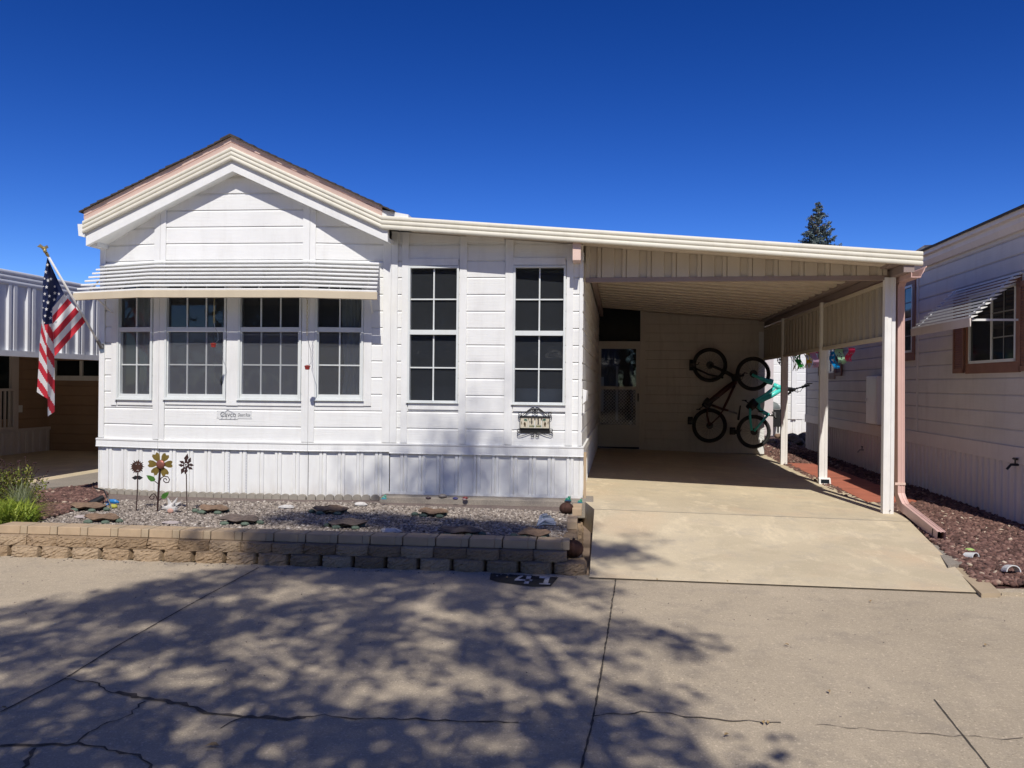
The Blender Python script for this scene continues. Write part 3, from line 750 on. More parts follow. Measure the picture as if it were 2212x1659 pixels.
# ================================================================= GROUND AND PAVING
def sheet(name, pts, mat, z=None, kind='structure', thick=None, **k):
    mb = MB(); P = [Vector(p) if len(p) == 3 else V(p[0], p[1], z) for p in pts]; n = len(P)
    if thick:
        mb.add(P + [p - V(0, 0, thick) for p in P], [tuple(range(n))] + [(i, i + n, (i + 1) % n + n, (i + 1) % n) for i in range(n)])
    else: mb.add(P, [tuple(range(n))])
    return mb.build(name, mat, kind=kind, **k)
sheet('ground', [(-300, -300), (300, -300), (300, 300), (-300, 300)], M['dirt'], -.05)
street = sheet('street', [(-45, -9), (45, -9), (45, 7.16), (-45, 7.16)], M['street'], 0)
cl, cr = gz(1284, 1100, SLAB_L), gz(1966, 1127, SLAB_R)
fl_, fr_ = gz(1273, 1247, .012), gz(2118, 1280, .012)
er = V(XP + .16, YP, SLAB_R) + V(dirp.x, dirp.y, 0) * (YR - YP)
mb = MB()
NX = 2
L0, L1, L2 = cl, V(cAp[0] - .05, YA + .3, SLAB_L), V(cAp[0] - .05 + SK * 8, YR + .1, SLAB_L - .01)
mb.add([fl_, fr_, cr, cl], [(0, 1, 2, 3)])
mb.add([cl, cr, V(XP + .16, YP, SLAB_R), er, L2, L1], [(0, 1, 2, 3, 4, 5)])
side = [fl_, cl, L1, L2]; mb.add([p for p in side] + [p - V(0, 0, .3) for p in side], [(1, 0, 4, 5), (2, 1, 5, 6), (3, 2, 6, 7)])
side = [fr_, cr, V(XP + .16, YP, SLAB_R), er]; mb.add([p for p in side] + [p - V(0, 0, .3) for p in side], [(0, 1, 5, 4), (1, 2, 6, 5), (2, 3, 7, 6)])
drive = mb.build('driveway', M['drive'], kind='structure')
def strip(parent, name, pts, w, mat, z=.004, jit=0.3):
    """thin dirt filled joint following world points"""
    P = [Vector(p) for p in pts]; Q = []
    for a, b in zip(P[:-1], P[1:]):
        n = max(1, int((b - a).length / .035))
        for i in range(n): Q.append(a + (b - a) * i / n)
    Q.append(P[-1]); mb = MB(); vs = []
    jj = 0
    for i, p in enumerate(Q):
        t = (Q[min(i + 1, len(Q) - 1)] - Q[max(0, i - 1)]).normalized(); s = V(-t.y, t.x, 0)
        ww = (w if not isinstance(w, tuple) else w[0] + (w[1] - w[0]) * i / len(Q)) * (1 + random.uniform(-jit, jit)); jj = jj * .5 + random.uniform(-jit, jit) * (.03 if name == 'crack' else .004)
        c = p + s * jj; vs += [c + s * ww / 2 + V(0, 0, z), c - s * ww / 2 + V(0, 0, z)]
    mb.add(vs, [(2 * i, 2 * i + 1, 2 * i + 3, 2 * i + 2) for i in range(len(Q) - 1)])
    return mb.build(name, mat, parent)
def S(pts, z=0): return [gz(x, y, z) for x, y in pts]
strip(street, 'joint', S([(560, 1226), (400, 1312), (250, 1398), (135, 1470), (0, 1540), (-60, 1570)]), .010, M['crack'], jit=.5)
strip(street, 'joint', S([(1330, 1252), (1310, 1385), (1283, 1546), (1256, 1659), (1235, 1760)]), .010, M['crack'], jit=.5)
strip(street, 'joint', S([(2018, 1512), (2075, 1583), (2136, 1659), (2200, 1740)]), .007, M['crack'], jit=.3)
for pts, w in (([(135, 1470), (200, 1475), (235, 1490), (262, 1498)], .008), ([(256, 1494), (300, 1510), (350, 1513), (392, 1524), (425, 1528), (452, 1538), (475, 1543), (510, 1547), (540, 1550), (590, 1549), (625, 1553), (660, 1552)], .026),
               ([(655, 1552), (700, 1547), (755, 1551), (850, 1553), (960, 1558), (1120, 1562)], .010), ([(312, 1516), (283, 1543), (250, 1556), (215, 1568), (180, 1590), (160, 1608)], .008),
               ([(0, 1612), (30, 1611), (68, 1616), (110, 1611), (165, 1608), (205, 1612), (232, 1622), (280, 1628), (310, 1640), (325, 1645), (332, 1680)], .016), ([(75, 1617), (60, 1635), (45, 1665)], .016),
               ([(520, 1550), (495, 1562), (470, 1573)], .007), ([(1283, 1546), (1386, 1540), (1480, 1548), (1600, 1557), (1688, 1563)], .009), ([(1760, 1567), (1900, 1578), (2056, 1588), (2212, 1597)], .004)):
    strip(street, 'crack', S(pts), w, M['crack'], jit=.6)
strip(drive, 'joint', [fl_ + V(0, -.006, -.009), fr_ + V(0, -.006, -.009)], .009, M['crack'], z=.004)
strip(drive, 'crease', [cl + V(0, .01, 0), cr + V(0, .01, 0)], .03, paint('pale_concrete_lip', (.62, .55, .42), .8, .2), z=.003)
mb = MB()
p = [gz(1060, 1238, .004), gz(1206, 1247, .004), gz(1190, 1266, .004), (gz(1150, 1267, .004)), gz(1075, 1257, .004), gz(1058, 1252, .004)]
p = [V(q.x, min(q.y, 7.13), q.z) for q in p]
mb.add([tuple(q) for q in p][::-1], [tuple(range(6))])
pt = thing('painted_house_number', 'black painted rectangle with white number 41 on the street below the block wall', 'painted marking', (gz(1130, 1252, 0)))
mb.build('black_paint', paint('black_road_paint', (.02, .02, .022), .7, .5, (.2, .18, .15), 25), pt)
mb = MB()
o = gz(1108, 1260, .009); o2 = gz(1118, 1243, .009); ux = V(1, .0, 0); uy = (o2 - o); uy = V(uy.x * .5, uy.y, 0)
def dg(x0, y0, x1, y1, sh=0): return [o + ux * x0 + uy * y0, o + ux * x1 + uy * y0, o + ux * (x1 + sh) + uy * y1, o + ux * (x0 + sh) + uy * y1]
for q in (dg(.0, .35, .15, .55), dg(.09, 0, .13, 1), dg(.0, .55, .03, 1.0, .03), dg(.22, .0, .31, .14), dg(.25, .14, .29, 1), dg(.20, .75, .25, 1.0, .0)): mb.add(q, [(0, 1, 2, 3)])
mb.build('digits', paint('white_road_paint', (.6, .6, .6), .7, .4, None, 30), pt)

# ledge under the addition
a = at(820, 1078, 9.9); mb = MB()
mb.box(a.x, 9.88, .05, cAp[0] + .16, YA + .25, .256)
ledge = mb.build('concrete_ledge', M['ledge'], kind='structure', bevel=.012)
GZ = .195
bedp = [(-7.2, 7.28), (-.22, 7.28), (-.22, 9.35), (-.1, 10.3), (-6.6, 10.4), (-7.2, 10.4)]
bed = sheet('garden_bed', bedp, M['pebbase'], GZ - .012, thick=.2)
# scatter of little stones
ICO = None
def ico():
    t = (1 + 5 ** .5) / 2
    v = np.array([(-1, t, 0), (1, t, 0), (-1, -t, 0), (1, -t, 0), (0, -1, t), (0, 1, t), (0, -1, -t), (0, 1, -t), (t, 0, -1), (t, 0, 1), (-t, 0, -1), (-t, 0, 1)], float)
    v /= np.linalg.norm(v[0])
    f = [(0, 11, 5), (0, 5, 1), (0, 1, 7), (0, 7, 10), (0, 10, 11), (1, 5, 9), (5, 11, 4), (11, 10, 2), (10, 7, 6), (7, 1, 8), (3, 9, 4), (3, 4, 2), (3, 2, 6), (3, 6, 8), (3, 8, 9), (4, 9, 5), (2, 4, 11), (6, 2, 10), (8, 6, 7), (9, 8, 1)]
    return v, np.array(f)
IV, IF = ico()
def inside(P, poly):
    x, y = P[:, 0], P[:, 1]; c = np.zeros(len(P), bool); n = len(poly); j = n - 1
    for i in range(n):
        xi, yi = poly[i]; xj, yj = poly[j]
        m_ = ((yi > y) != (yj > y)) & (x < (xj - xi) * (y - yi) / (yj - yi + 1e-12) + xi); c ^= m_; j = i
    return c
def scatter(name, poly, zfn, N, r0, r1, flat, mat, label, cat, rough=.25, near=None, avoid=None):
    poly = [(p[0], p[1]) for p in poly]
    xs = [p[0] for p in poly]; ys = [p[1] for p in poly]
    P = np.column_stack([rng.uniform(min(xs), max(xs), N * 3), rng.uniform(min(ys), max(ys), N * 3)])
    P = P[inside(P, poly)]
    if avoid: P = P[~inside(P, avoid)]
    P = P[:N]; n = len(P)
    sc = rng.uniform(r0, r1, n) ** 1.0
    V_ = np.repeat(IV[None], n, 0) * (1 + rng.uniform(-rough, rough, (n, 12, 1)))
    V_ *= (sc[:, None] * np.column_stack([rng.uniform(.8, 1.3, n), rng.uniform(.6, 1, n), np.full(n, flat)]))[:, None, :]
    a = rng.uniform(0, 6.28, n); b = rng.uniform(-.5, .5, n)
    ca, sa, cb, sb = np.cos(a), np.sin(a), np.cos(b), np.sin(b)
    x = V_[:, :, 0]; y = V_[:, :, 1]; z = V_[:, :, 2]
    y2 = y * cb[:, None] - z * sb[:, None]; z2 = y * sb[:, None] + z * cb[:, None]
    x3 = x * ca[:, None] - y2 * sa[:, None]; y3 = x * sa[:, None] + y2 * ca[:, None]
    zz = zfn(P[:, 0], P[:, 1]) + sc * flat * .45 + rng.uniform(0, r0 * .9, n)
    Vv = np.stack([x3 + P[:, 0:1], y3 + P[:, 1:2], z2 + zz[:, None]], -1).reshape(-1, 3)
    Ff = (IF[None] + (np.arange(n) * 12)[:, None, None]).reshape(-1, 3)
    me = bpy.data.meshes.new(name); me.vertices.add(len(Vv)); me.vertices.foreach_set('co', Vv.ravel())
    me.loops.add(len(Ff) * 3); me.loops.foreach_set('vertex_index', Ff.ravel().astype(np.int32))
    me.polygons.add(len(Ff)); me.polygons.foreach_set('loop_start', np.arange(0, len(Ff) * 3, 3, dtype=np.int32))
    me.polygons.foreach_set('use_smooth', np.ones(len(Ff), bool))
    at_ = me.attributes.new('tone', 'FLOAT', 'POINT'); at_.data.foreach_set('value', np.repeat(rng.random(n), 12))
    me.materials.append(mat); me.update(calc_edges=True)
    o = bpy.data.objects.new(name, me); COL.objects.link(o); return tag(o, label, cat, kind='stuff')
lvp = [gz(x, y, GZ)[:2] for x, y in ((20, 1118), (75, 1066), (222, 1046), (232, 1084), (150, 1108), (60, 1131))]
pbp = [gz(x, y, GZ)[:2] for x, y in ((58, 1131), (150, 1108), (225, 1080), (640, 1084), (819, 1086), (822, 1091), (1240, 1105), (1236, 1120), (1228, 1140))] + [(-.3, 7.42), (-6.1, 7.42)]
scatter('pebbles', pbp, lambda x, y: GZ - .012 + .0 * x, 26000, .010, .021, .6, M['pebble'], 'mauve and white river pebbles covering the raised bed', 'pebbles')
sheet('lava_bed', [(p[0], p[1]) for p in lvp], M['lavabase'], GZ - .004)
scatter('lava_rock', lvp, lambda x, y: GZ - .004 + 0 * x, 5500, .014, .035, .75, M['lava'], 'dark red lava rock left of the white home corner', 'lava rock', .35)
pv = [gz(x, y, .15) for x, y in ((1700, 1000), (1776, 1002), (1905, 1050), (1980, 1082), (1872, 1083))]; AV = [(p.x, p.y) for p in pv]
def zr(x, y): return np.interp(y, [7.0, 8.0, 9.6, 12, 26], [.0, .04, .09, .105, .13])
rp = [(3.18, 7.12), (7.5, 6.95), (7.5, 9), (5.5, 26), (3.0, 26), (XP + .1, YR), (XP + .16, YP), (cr.x, cr.y)]
mb = MB(); ys = [6.98, 7.4, 8.0, 8.8, 9.6, 12, 16, 26]
mb.loft([[(1.6 if y > 18.8 else 3.2, y, float(zr(0, y)) - .012), (8.5, y, float(zr(0, y)) - .012)] for y in ys[::-1]], closed=False, caps=False)
mb.build('lava_ground', M['lavabase'], kind='structure')
scatter('lava_rock', [(3.3, 7.25), (5.6, 7.05), (5.2, 11.5), (3.45, 11.5), (XP + .18, YP), (cr.x + .04, cr.y)], zr, 15000, .014, .036, .75, M['lava'], 'red brown lava rock between the driveway and the right neighbour', 'lava rock', .35, avoid=AV)
scatter('lava_rock', [(3.55, 11.5), (5.2, 11.5), (5.4, 24), (2.9, 24), (XP + .3, YR)], zr, 9000, .02, .045, .75, M['lava'], 'red brown lava rock strip running back behind the posts', 'lava rock', .35, avoid=AV)
scatter('grit', [(-5.5, 4.2), (4.5, 4.2), (4.5, 6.9), (-7, 7.05)], lambda x, y: 0 * x, 420, .002, .0065, .6, M['pebble'], 'scattered grit and tiny stones on the concrete street', 'grit')
scatter('wall_grit', [(-7.5, 7.02), (-.1, 7.0), (-.1, 7.12), (-7.5, 7.14)], lambda x, y: 0 * x, 260, .003, .010, .6, M['pebble'], 'grit and leaf bits gathered along the foot of the block wall', 'grit')
# pads left of the home
sheet('neighbour_driveway', [(-26, 7.6), (-8.0 - .0, 7.6), (-8.0 + SK * 10, 19), (-26, 19)], M['drive'], .185, thick=.18)
sheet('side_path', [(-7.96, 9.6), (-6.95, 11.0), (-6.4, 11.2), (-6.3, 19), (-7.6, 19)], M['ledge'], .19, thick=.15)
sheet('planting_soil', [(-14, 7.3), (-7.0, 7.3), (-6.6, 10.2), (-8.4, 10.2), (-14, 9)], M['dirt'], .187)
# red paver path
path = sheet('paver_path', [(p.x, p.y) for p in pv][::-1], M['paver'], .150, thick=.07)
strip(path, 'joint', [pv[0].lerp(pv[4], .5) + V(0, 0, .0), pv[1].lerp(pv[3], .45)], .012, M['crack'], z=.006)
for t in (.25, .5, .75): strip(path, 'joint', [pv[0].lerp(pv[4], t), pv[1].lerp(pv[3], t)], .01, M['crack'], z=.0055)

# ================================================================= RETAINING WALL
rw = thing('retaining_wall', 'tan split face block wall with smooth capstones in front of the gravel bed', 'block wall', (-3, 7.3, 0))
def block(mb, x, y, z, w, h, dep, rough, bulge=.02, ang=0, ch=.0, m=0):
    ca, sa = math.cos(ang), math.sin(ang); nx, nz = 14, 7
    def T(lx, ly, lz): return (x + lx * ca - ly * sa, y + lx * sa + ly * ca, z + lz)
    ph = random.uniform(0, 50); rings = []
    g = {}
    for i in range(nx + 1):
        for j in range(nz + 1):
            u = i / nx; v = j / nz; e = abs(u - .5) * 2
            b = -bulge * (1 - e ** 2.2) + .012 * (v - .5) * 2 * (v > .5)
            rr = rough * (random.random() - .5) * (0 if False else 1)
            lx = -w / 2 + w * u + (rr * .3 if 0 < i < nx else 0)
            lz = h * v + (rr * .3 if 0 < j < nz else 0) - (.25 * rough * random.random() if j == nz else 0)
            g[i, j] = T(lx, b + rr + (ch if i in (0, nx) else 0), lz)
    vs = [g[i, j] for i in range(nx + 1) for j in range(nz + 1)]; idx = lambda i, j: i * (nz + 1) + j
    fs = [(idx(i, j), idx(i + 1, j), idx(i + 1, j + 1), idx(i, j + 1)) for i in range(nx) for j in range(nz)]
    b0 = len(vs)
    vs += [T(w / 2 * .8, dep, 0), T(w / 2 * .8, dep, h), T(-w / 2 * .8, dep, h), T(-w / 2 * .8, dep, 0)]
    fs.append(tuple([idx(i, nz) for i in range(nx + 1)] + [b0 + 1, b0 + 2]))
    fs.append(tuple([idx(nx, j) for j in range(nz + 1)][::-1] + [b0, b0 + 1][::1])[::-1] if False else tuple([idx(nx, j) for j in range(nz + 1)] + [b0 + 1, b0])[::-1])
    fs.append(tuple([idx(0, j) for j in range(nz + 1)] + [b0 + 2, b0 + 3]))
    mb.add(vs, fs, m)
    mb.tone = (mb.tone or []) + [random.random()] * len(vs)
def course(name, x0, x1, w, z, h, y, rough, bulge, dep, ch, mats, off=0, joint=False):
    mb = MB(); x = x1 - off
    while x - w > x0:
        block(mb, x - w / 2, y + random.uniform(-.004, .004), z, w - .004, h, dep, rough, bulge, random.uniform(-.012, .012), ch)
        if joint:
            mb.hexa([(x - w * .30 + a * .0 + q[0] * w * .30, y - bulge * .2 + q[1] * .02 - .003, z + q[2] * h * .985) for q in ((0, 0, 0), (.9, .3, 0), (.9, 1.2, 0), (0, 1, 0), (0, 0, 1), (.9, .3, 1), (.9, 1.2, 1), (0, 1, 1))], 1) if False else None
        x -= w
    return mb.build(name, mats, rw)
XE = gz(1268, 1245, 0).x
course('bottom_course', -8.2, XE, .302, 0.0, .098, 7.175, .017, .055, .24, .05, M['block'])
course('middle_course', -8.2, at(1225, 1190, 7.2).x, .302, .099, .090, 7.215, .016, .045, .24, .006, M['block'], 0)
xc = at(1231, 1170, 7.25).x; xl_ = at(14, 1140, 7.25).x
mb = MB(); x = xc; w = .305; k = 0
while x - w > xl_ - .2:
    x0_ = x - w + .003; j = .072
    y0 = 7.265 + random.uniform(-.003, .003)
    p = [(x0_, y0), (x - j, y0), (x - .012, y0 + .010), (x - .002, y0 + .02), (x - .002, y0 + .2), (x0_, y0 + .2)]
    for q, mt in ((([(x0_ + .004, y0), (x - j, y0), (x - j, y0 + .2), (x0_ + .004, y0 + .2)]), 0), ([(x - j + .0008, y0 + .0035), (x - .004, y0 + .0075), (x - .004, y0 + .2), (x - j + .0008, y0 + .2)], 1)):
        mb.hexa([(a, b, .190) for a, b in q] + [(a, b + .006, .268) for a, b in q], mt)
    x -= w
mb.build('cap_course', [M['cap'], M['capjoint']], rw, bevel=.006)
mb = MB(); x = XE - .10; y = 7.35                                # return along the driveway
for row, (zz, h, xo) in enumerate(((0, .098, .0), (.099, .09, -.05))):
    y = 7.42 + .15 * row
    while y < 9.3 + (-.6 * row):
        block(mb, x + xo + .02, y + .13, zz, .27, h, .24, .012, .03, math.pi / 2, .03); y += .285
mb.build('return_course', M['block'], rw)
mb = MB()
for (px, py) in ((1236, 1135), (1243, 1118), (1247, 1107)):
    c = gz(px, py, .20); mb.box(c.x - .055, c.y - .20, .19, c.x + .055, c.y + .20, .275) if py != 1118 else None
mb.build('return_cap', M['cap'], rw, bevel=.008)
# scalloped edging at the foot of the skirting
se = thing('scalloped_edging', 'row of rounded grey concrete scallops along the foot of the skirting', 'garden edging', (-4, 9.9, .19))
for fc in (fL, fC, fR):
    mb = MB(); n = int(fc.L / .105); 
    for i in range(n):
        u = (i + .5) * fc.L / n; c = fc.W(u, GZ + .02, .045); pts = [(-.052, -.06)] + [(.052 * math.cos(a), .036 * math.sin(a)) for a in [math.pi - math.pi * k / 8 for k in range(9)]] + [(.052, -.06)]
        pts = pts[::-1]
        mb.loft([[c + fc.e * a + fc.n * d + V(0, 0, b) for a, b in pts] for d in (-.025, .025)])
    mb.build('edging_strip', M['scallop'], se)

# ================================================================= RIGHT NEIGHBOUR
XN = 4.63
nb = thing('neighbour_home', 'shaded pale home with brown shutters and louvred awning beyond the lava rock', 'mobile home', (5.3, 14, .15))
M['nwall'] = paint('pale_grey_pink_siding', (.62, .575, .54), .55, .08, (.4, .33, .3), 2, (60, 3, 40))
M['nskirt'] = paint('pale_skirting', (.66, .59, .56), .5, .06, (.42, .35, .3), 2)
M['brown'] = paint('brown_trim', (.26, .13, .09), .6, .15, (.18, .1, .08), 6)
far = onx(1741, 900, XN); near_y = 8.75
fN = Facet((XN + SK * far.y, far.y), (XN + SK * near_y, near_y))
zN = fN.hit(2212, 492)[1]; zNb = fN.hit(2210, 967)[1] ; zsk = fN.hit(2210, 1005)[1]
def nrect(x0, y0, x1, y1): return rect(fN, x0, y0, x1, y1)
wn1 = nrect(2097, 640, 2199, 783); wn1 = (wn1[0], fN.hit(2150, 783)[1], wn1[2], zN - .62)
b1, b2 = MB(), MB()
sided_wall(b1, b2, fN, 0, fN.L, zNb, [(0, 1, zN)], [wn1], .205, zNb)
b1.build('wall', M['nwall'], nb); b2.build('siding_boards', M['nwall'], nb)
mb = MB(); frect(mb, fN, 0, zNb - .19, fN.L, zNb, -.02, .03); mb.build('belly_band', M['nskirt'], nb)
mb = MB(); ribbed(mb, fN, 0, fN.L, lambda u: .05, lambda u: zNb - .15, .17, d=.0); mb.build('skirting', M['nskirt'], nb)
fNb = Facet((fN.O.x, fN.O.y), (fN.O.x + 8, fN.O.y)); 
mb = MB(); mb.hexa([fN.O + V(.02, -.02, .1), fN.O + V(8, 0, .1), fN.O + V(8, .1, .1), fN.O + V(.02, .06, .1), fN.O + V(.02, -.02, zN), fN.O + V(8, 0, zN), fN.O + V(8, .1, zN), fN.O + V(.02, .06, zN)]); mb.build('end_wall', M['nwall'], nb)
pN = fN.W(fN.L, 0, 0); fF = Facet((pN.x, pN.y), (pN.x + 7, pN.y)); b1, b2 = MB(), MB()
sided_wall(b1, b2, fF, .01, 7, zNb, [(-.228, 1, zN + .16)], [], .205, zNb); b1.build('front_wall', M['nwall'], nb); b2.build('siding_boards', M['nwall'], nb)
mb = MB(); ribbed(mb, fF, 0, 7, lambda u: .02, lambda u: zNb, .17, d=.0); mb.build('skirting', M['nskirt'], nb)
mb = MB(); frect(mb, fF, -.03, zNb - .19, 7, zNb, .021, .05); mb.build('belly_band', M['nskirt'], nb)
us = fN.hit(1984, 700)[0]; mb = MB(); frect(mb, fN, us - .03, zNb, us + .03, zN, .0, .016); frect(mb, fN, 0, zNb, .07, zN, 0, .016); mb.build('trim_board', M['nwall'], nb)
# eave, fascia, roof
mb = MB(); ring = []
for (u, lf) in ((-.3, 0), (fN.L + .12, 0)):
    ring.append([fN.W(u, zN + b, a) for a, b in ((0, -.03), (.06, -.03), (.10, .04), (.10, .10), (.16, .11), (.16, .17), (0, .17))])
mb.loft(ring); mb.build('fascia', M['nskirt'], nb)
mb = MB(); mb.hexa([fN.W(-.3, zN + .16, .19), fN.W(fN.L + .2, zN + .16, .19), fN.W(fN.L + .2, zN + 1.3, -5), fN.W(-.3, zN + 1.3, -5), fN.W(-.3, zN + .19, .19), fN.W(fN.L + .2, zN + .19, .19), fN.W(fN.L + .2, zN + 1.33, -5), fN.W(-.3, zN + 1.33, -5)][::1]); mb.build('roof', M['shingle'], nb)
ua, za = fN.hit(2004, 535); mb = MB(); mb.hexa([fN.W(ua - .3, zN + .20, .08), fN.W(ua + .12, zN + .20, .08), fN.W(ua + .12, zN + .22, -.3), fN.W(ua - .3, zN + .22, -.3), fN.W(ua - .42, zN + .23, .12), fN.W(ua + .2, zN + .27, .12), fN.W(ua + .2, zN + .29, -.35), fN.W(ua - .42, zN + .25, -.35)]); mb.build('roof_vent', M['slat'], nb)
M['munt'] = paint('grey_muntin', (.22, .22, .21), .5, .05, None, 5)
def nwin(r, cols, rows, slider=False, trim=.09):
    u0, z0, u1, z1 = r; mb = MB()
    for a in ((u0, z0, u0 + .035, z1), (u1 - .035, z0, u1, z1), (u0, z1 - .035, u1, z1), (u0, z0, u1, z0 + .035)): frect(mb, fN, *a, -.04, .03)
    if slider: frect(mb, fN, (u0 + u1) / 2 - .02, z0, (u0 + u1) / 2 + .02, z1, -.03, .022)
    else: frect(mb, fN, u0, (z0 + z1) / 2 - .02, u1, (z0 + z1) / 2 + .02, -.03, .022)
    w_ = mb.build('window', M['vinyl'], nb)
    mb = MB(); mb.quad(fN.W(u0, z0, .009), fN.W(u1, z0, .009), fN.W(u1, z1, .009), fN.W(u0, z1, .009)); mb.build('pane', M['darkglass'], w_)
    mb = MB(); um = (u0 + u1) / 2
    if cols: frect(mb, fN, (um + u1) / 2 - .008, z0, (um + u1) / 2 + .008, z1, .012, .017)
    if rows:
        for k in range(1, rows): frect(mb, fN, um if slider else u0, z0 + (z1 - z0) * k / rows - .008, u1, z0 + (z1 - z0) * k / rows + .008, .0125, .0165)
    if mb.v: mb.build('muntins', M['nskirt' if 0 else 'munt'], w_)
    mb = MB(); frect(mb, fN, u0 - trim, z0 - .13, u1 + trim, z0 - .002, .0065, .025); frect(mb, fN, u1 + .002, z0, u1 + trim, z1 + .1, .0065, .025); frect(mb, fN, u0 - trim, z0, u0 - .002, z1 + .1, .0065, .025); frect(mb, fN, u0, z1 + .002, u1, z1 + .1, .0065, .025)
    mb.build('window_trim', M['brown'], w_); return w_
def shutter(u0, z0, u1, z1):
    mb = MB(); frect(mb, fN, u0, z0, u1, z1, .0265, .036)
    for a in ((u0, z0, u0 + .04, z1), (u1 - .04, z0, u1, z1), (u0, z0, u1, z0 + .06), (u0, z1 - .06, u1, z1)): frect(mb, fN, *a, .036, .05)
    z = z0 + .08
    while z < z1 - .08: mb.hexa([fN.W(u0 + .04, z, .036), fN.W(u1 - .04, z, .036), fN.W(u1 - .04, z, .048), fN.W(u0 + .04, z, .048), fN.W(u0 + .04, z + .02, .036), fN.W(u1 - .04, z + .02, .036), fN.W(u1 - .04, z + .012, .04), fN.W(u0 + .04, z + .012, .04)]); z += .032
    mb.build('shutter', M['brown'], nb)
nwin(wn1, True, 3, True, .1)
ush = fN.hit(2066, 750)[0]; shutter(ush, wn1[1] - .12, wn1[0] - .11, wn1[3])
shutter(wn1[2] + .12, wn1[1] - .12, wn1[2] + .55, wn1[3])
r2 = nrect(1952, 618, 1974, 762); nwin(r2, False, 4, False, .1)
r3 = nrect(1789, 742, 1799, 806); r3 = (fN.hit(1789, 780)[0] - .1, r3[1], fN.hit(1804, 780)[0], r3[3] + .3); nwin(r3, False, 0, True, .06)
r4 = nrect(1772, 742, 1784, 812); shutter(r4[0], r4[1], r4[2], r4[3] + .3); r4 = nrect(1809, 742, 1818, 812)
shutter(fN.hit(1809, 780)[0], r4[1], fN.hit(1822, 780)[0], r4[3] + .3)
# awning over its window
na = thing('side_awning', 'shaded white louvred awning over the brown shuttered neighbour window', 'awning', (5, 9.5, 2.6))
u0 = fN.hit(2064, 680)[0] - .02; u1 = wn1[2] + .12
zt_n = wn1[3] + .10; N = 11
low = onx(2000, 700, XN - .52)
for i in range(N):
    t = i / (N - 1); d = .04 + .52 * t; z = zt_n - .50 * t
    mb = MB(); mb.loft([[fN.W(u, z + b, d + a) for a, b in ((-.008, -.018), (.004, -.017), (.006, .004), (-.01, .008), (-.07, .012), (-.07, .008))] for u in (u0 - .0, u1)]); mb.build('slat', M['slat'], na)
mb = MB(); d = .575; z = zt_n - .52; mb.loft([[fN.W(u, z + b, d + a) for a, b in ((-.01, -.10), (.0, -.10), (.006, -.0), (-.01, .0))] for u in (u0, u1)]); mb.build('valance', M['nskirt'], na)
for u in (u0 + .15, u1 - .15): mb = MB(); mb.bar(fN.W(u, zt_n, .03), fN.W(u, z, d - .02), .02, .012); mb.build('rib', M['slat'], na)
mb = MB(); mb.bar(fN.W(u1 - .04, z - .02, d - .03), fN.W(u1 - .04, z - .02, .03), .012, .025); mb.build('arm', M['slat'], na)
# electric cabinet, spigots
r = nrect(1883, 812, 1907, 916); ec = thing('electric_cabinet', 'grey metal service cabinet on the shaded neighbour wall', 'cabinet', fN.W(r[0], r[1]))
mb = MB(); frect(mb, fN, r[0], r[1], r[2], r[3], .007, .10); mb.build('body', M['slat'], ec, bevel=.01)
mb = MB(); frect(mb, fN, r[0] + .04, r[1] + .04, r[2] - .04, r[3] - .04, .10, .108); frect(mb, fN, r[0] + .05, (r[1] + r[3]) / 2 - .03, r[0] + .08, (r[1] + r[3]) / 2 + .03, .108, .12); mb.build('door', M['slat'], ec)
def spigot(px, py, label, s=1.0):
    u, z = fN.hit(px, py); t = thing('spigot', label, 'tap', fN.W(u, z, .02)); mb = MB()
    mb.tube([fN.W(u, z, -.02), fN.W(u, z, .09 * s), fN.W(u - .0, z - .05 * s, .13 * s)], .014 * s, 8); mb.build('spout', M['chrome' if s < 1.1 else 'black'], t)
    mb = MB(); mb.tube([fN.W(u, z, .05 * s), fN.W(u, z + .06 * s, .05 * s)], .008 * s, 6); mb.tube([fN.W(u - .04 * s, z + .06 * s, .05 * s), fN.W(u + .04 * s, z + .06 * s, .05 * s)], .012 * s, 6); mb.build('handle', M['black'], t)
spigot(1868, 972, 'small steel tap on the ribbed neighbour skirting'); spigot(2204, 1004, 'black tap on the neighbour skirting at the right edge', 1.12)

# ================================================================= WHITE HOUSE FAR BEHIND, RIGHT
bh = thing('far_home', 'sunlit white lap sided home far behind the carport posts', 'mobile home', (5, 29, .1))
fB = Facet((1.5, 28), (9.5, 28.0)); b1, b2 = MB(), MB(); zsB = at(1700, 905, 28).z
sided_wall(b1, b2, fB, 0, 8, zsB, [(0, 1, 3.6)], [], .26, zsB); b1.build('wall', M['siding'], bh); b2.build('siding_boards', M['siding'], bh)
mb = MB(); ribbed(mb, fB, 0, 8, lambda u: 0, lambda u: zsB, .3, d=-.02); mb.build('skirting', M['skirt'], bh)
mb = MB(); mb.hexa([(1.2, 27.6, 3.6), (9.8, 27.6, 3.6), (9.8, 34, 3.6), (1.2, 34, 3.6), (1.2, 27.6, 3.7), (9.8, 27.6, 3.7), (9.8, 30.5, 4.4), (1.2, 30.5, 4.4)]); mb.build('roof', M['shingle'], bh)
x = at(1715, 800, 28).x; mb = MB(); mb.box(x - .08, 27.93, zsB, x + .08, 27.99, 3.6); mb.build('trim_board', M['trim'], bh)
c0, c1 = at(1640, 800, 27), at(1668, 800, 27); mb = MB(); mb.box(c0.x - 1.5, 26.8, .1, c1.x, 27.9, 3.2); mb.build('porch', M['nskirt'], bh)
mb = MB(); mb.box(c0.x + .05, 26.77, 1.75, c1.x - .3, 26.79, 2.4); mb.build('window', M['darkglass'], bh)
M['util'] = paint('grey_green_cabinet_paint', (.16, .18, .17), .55, .1, None, 5)
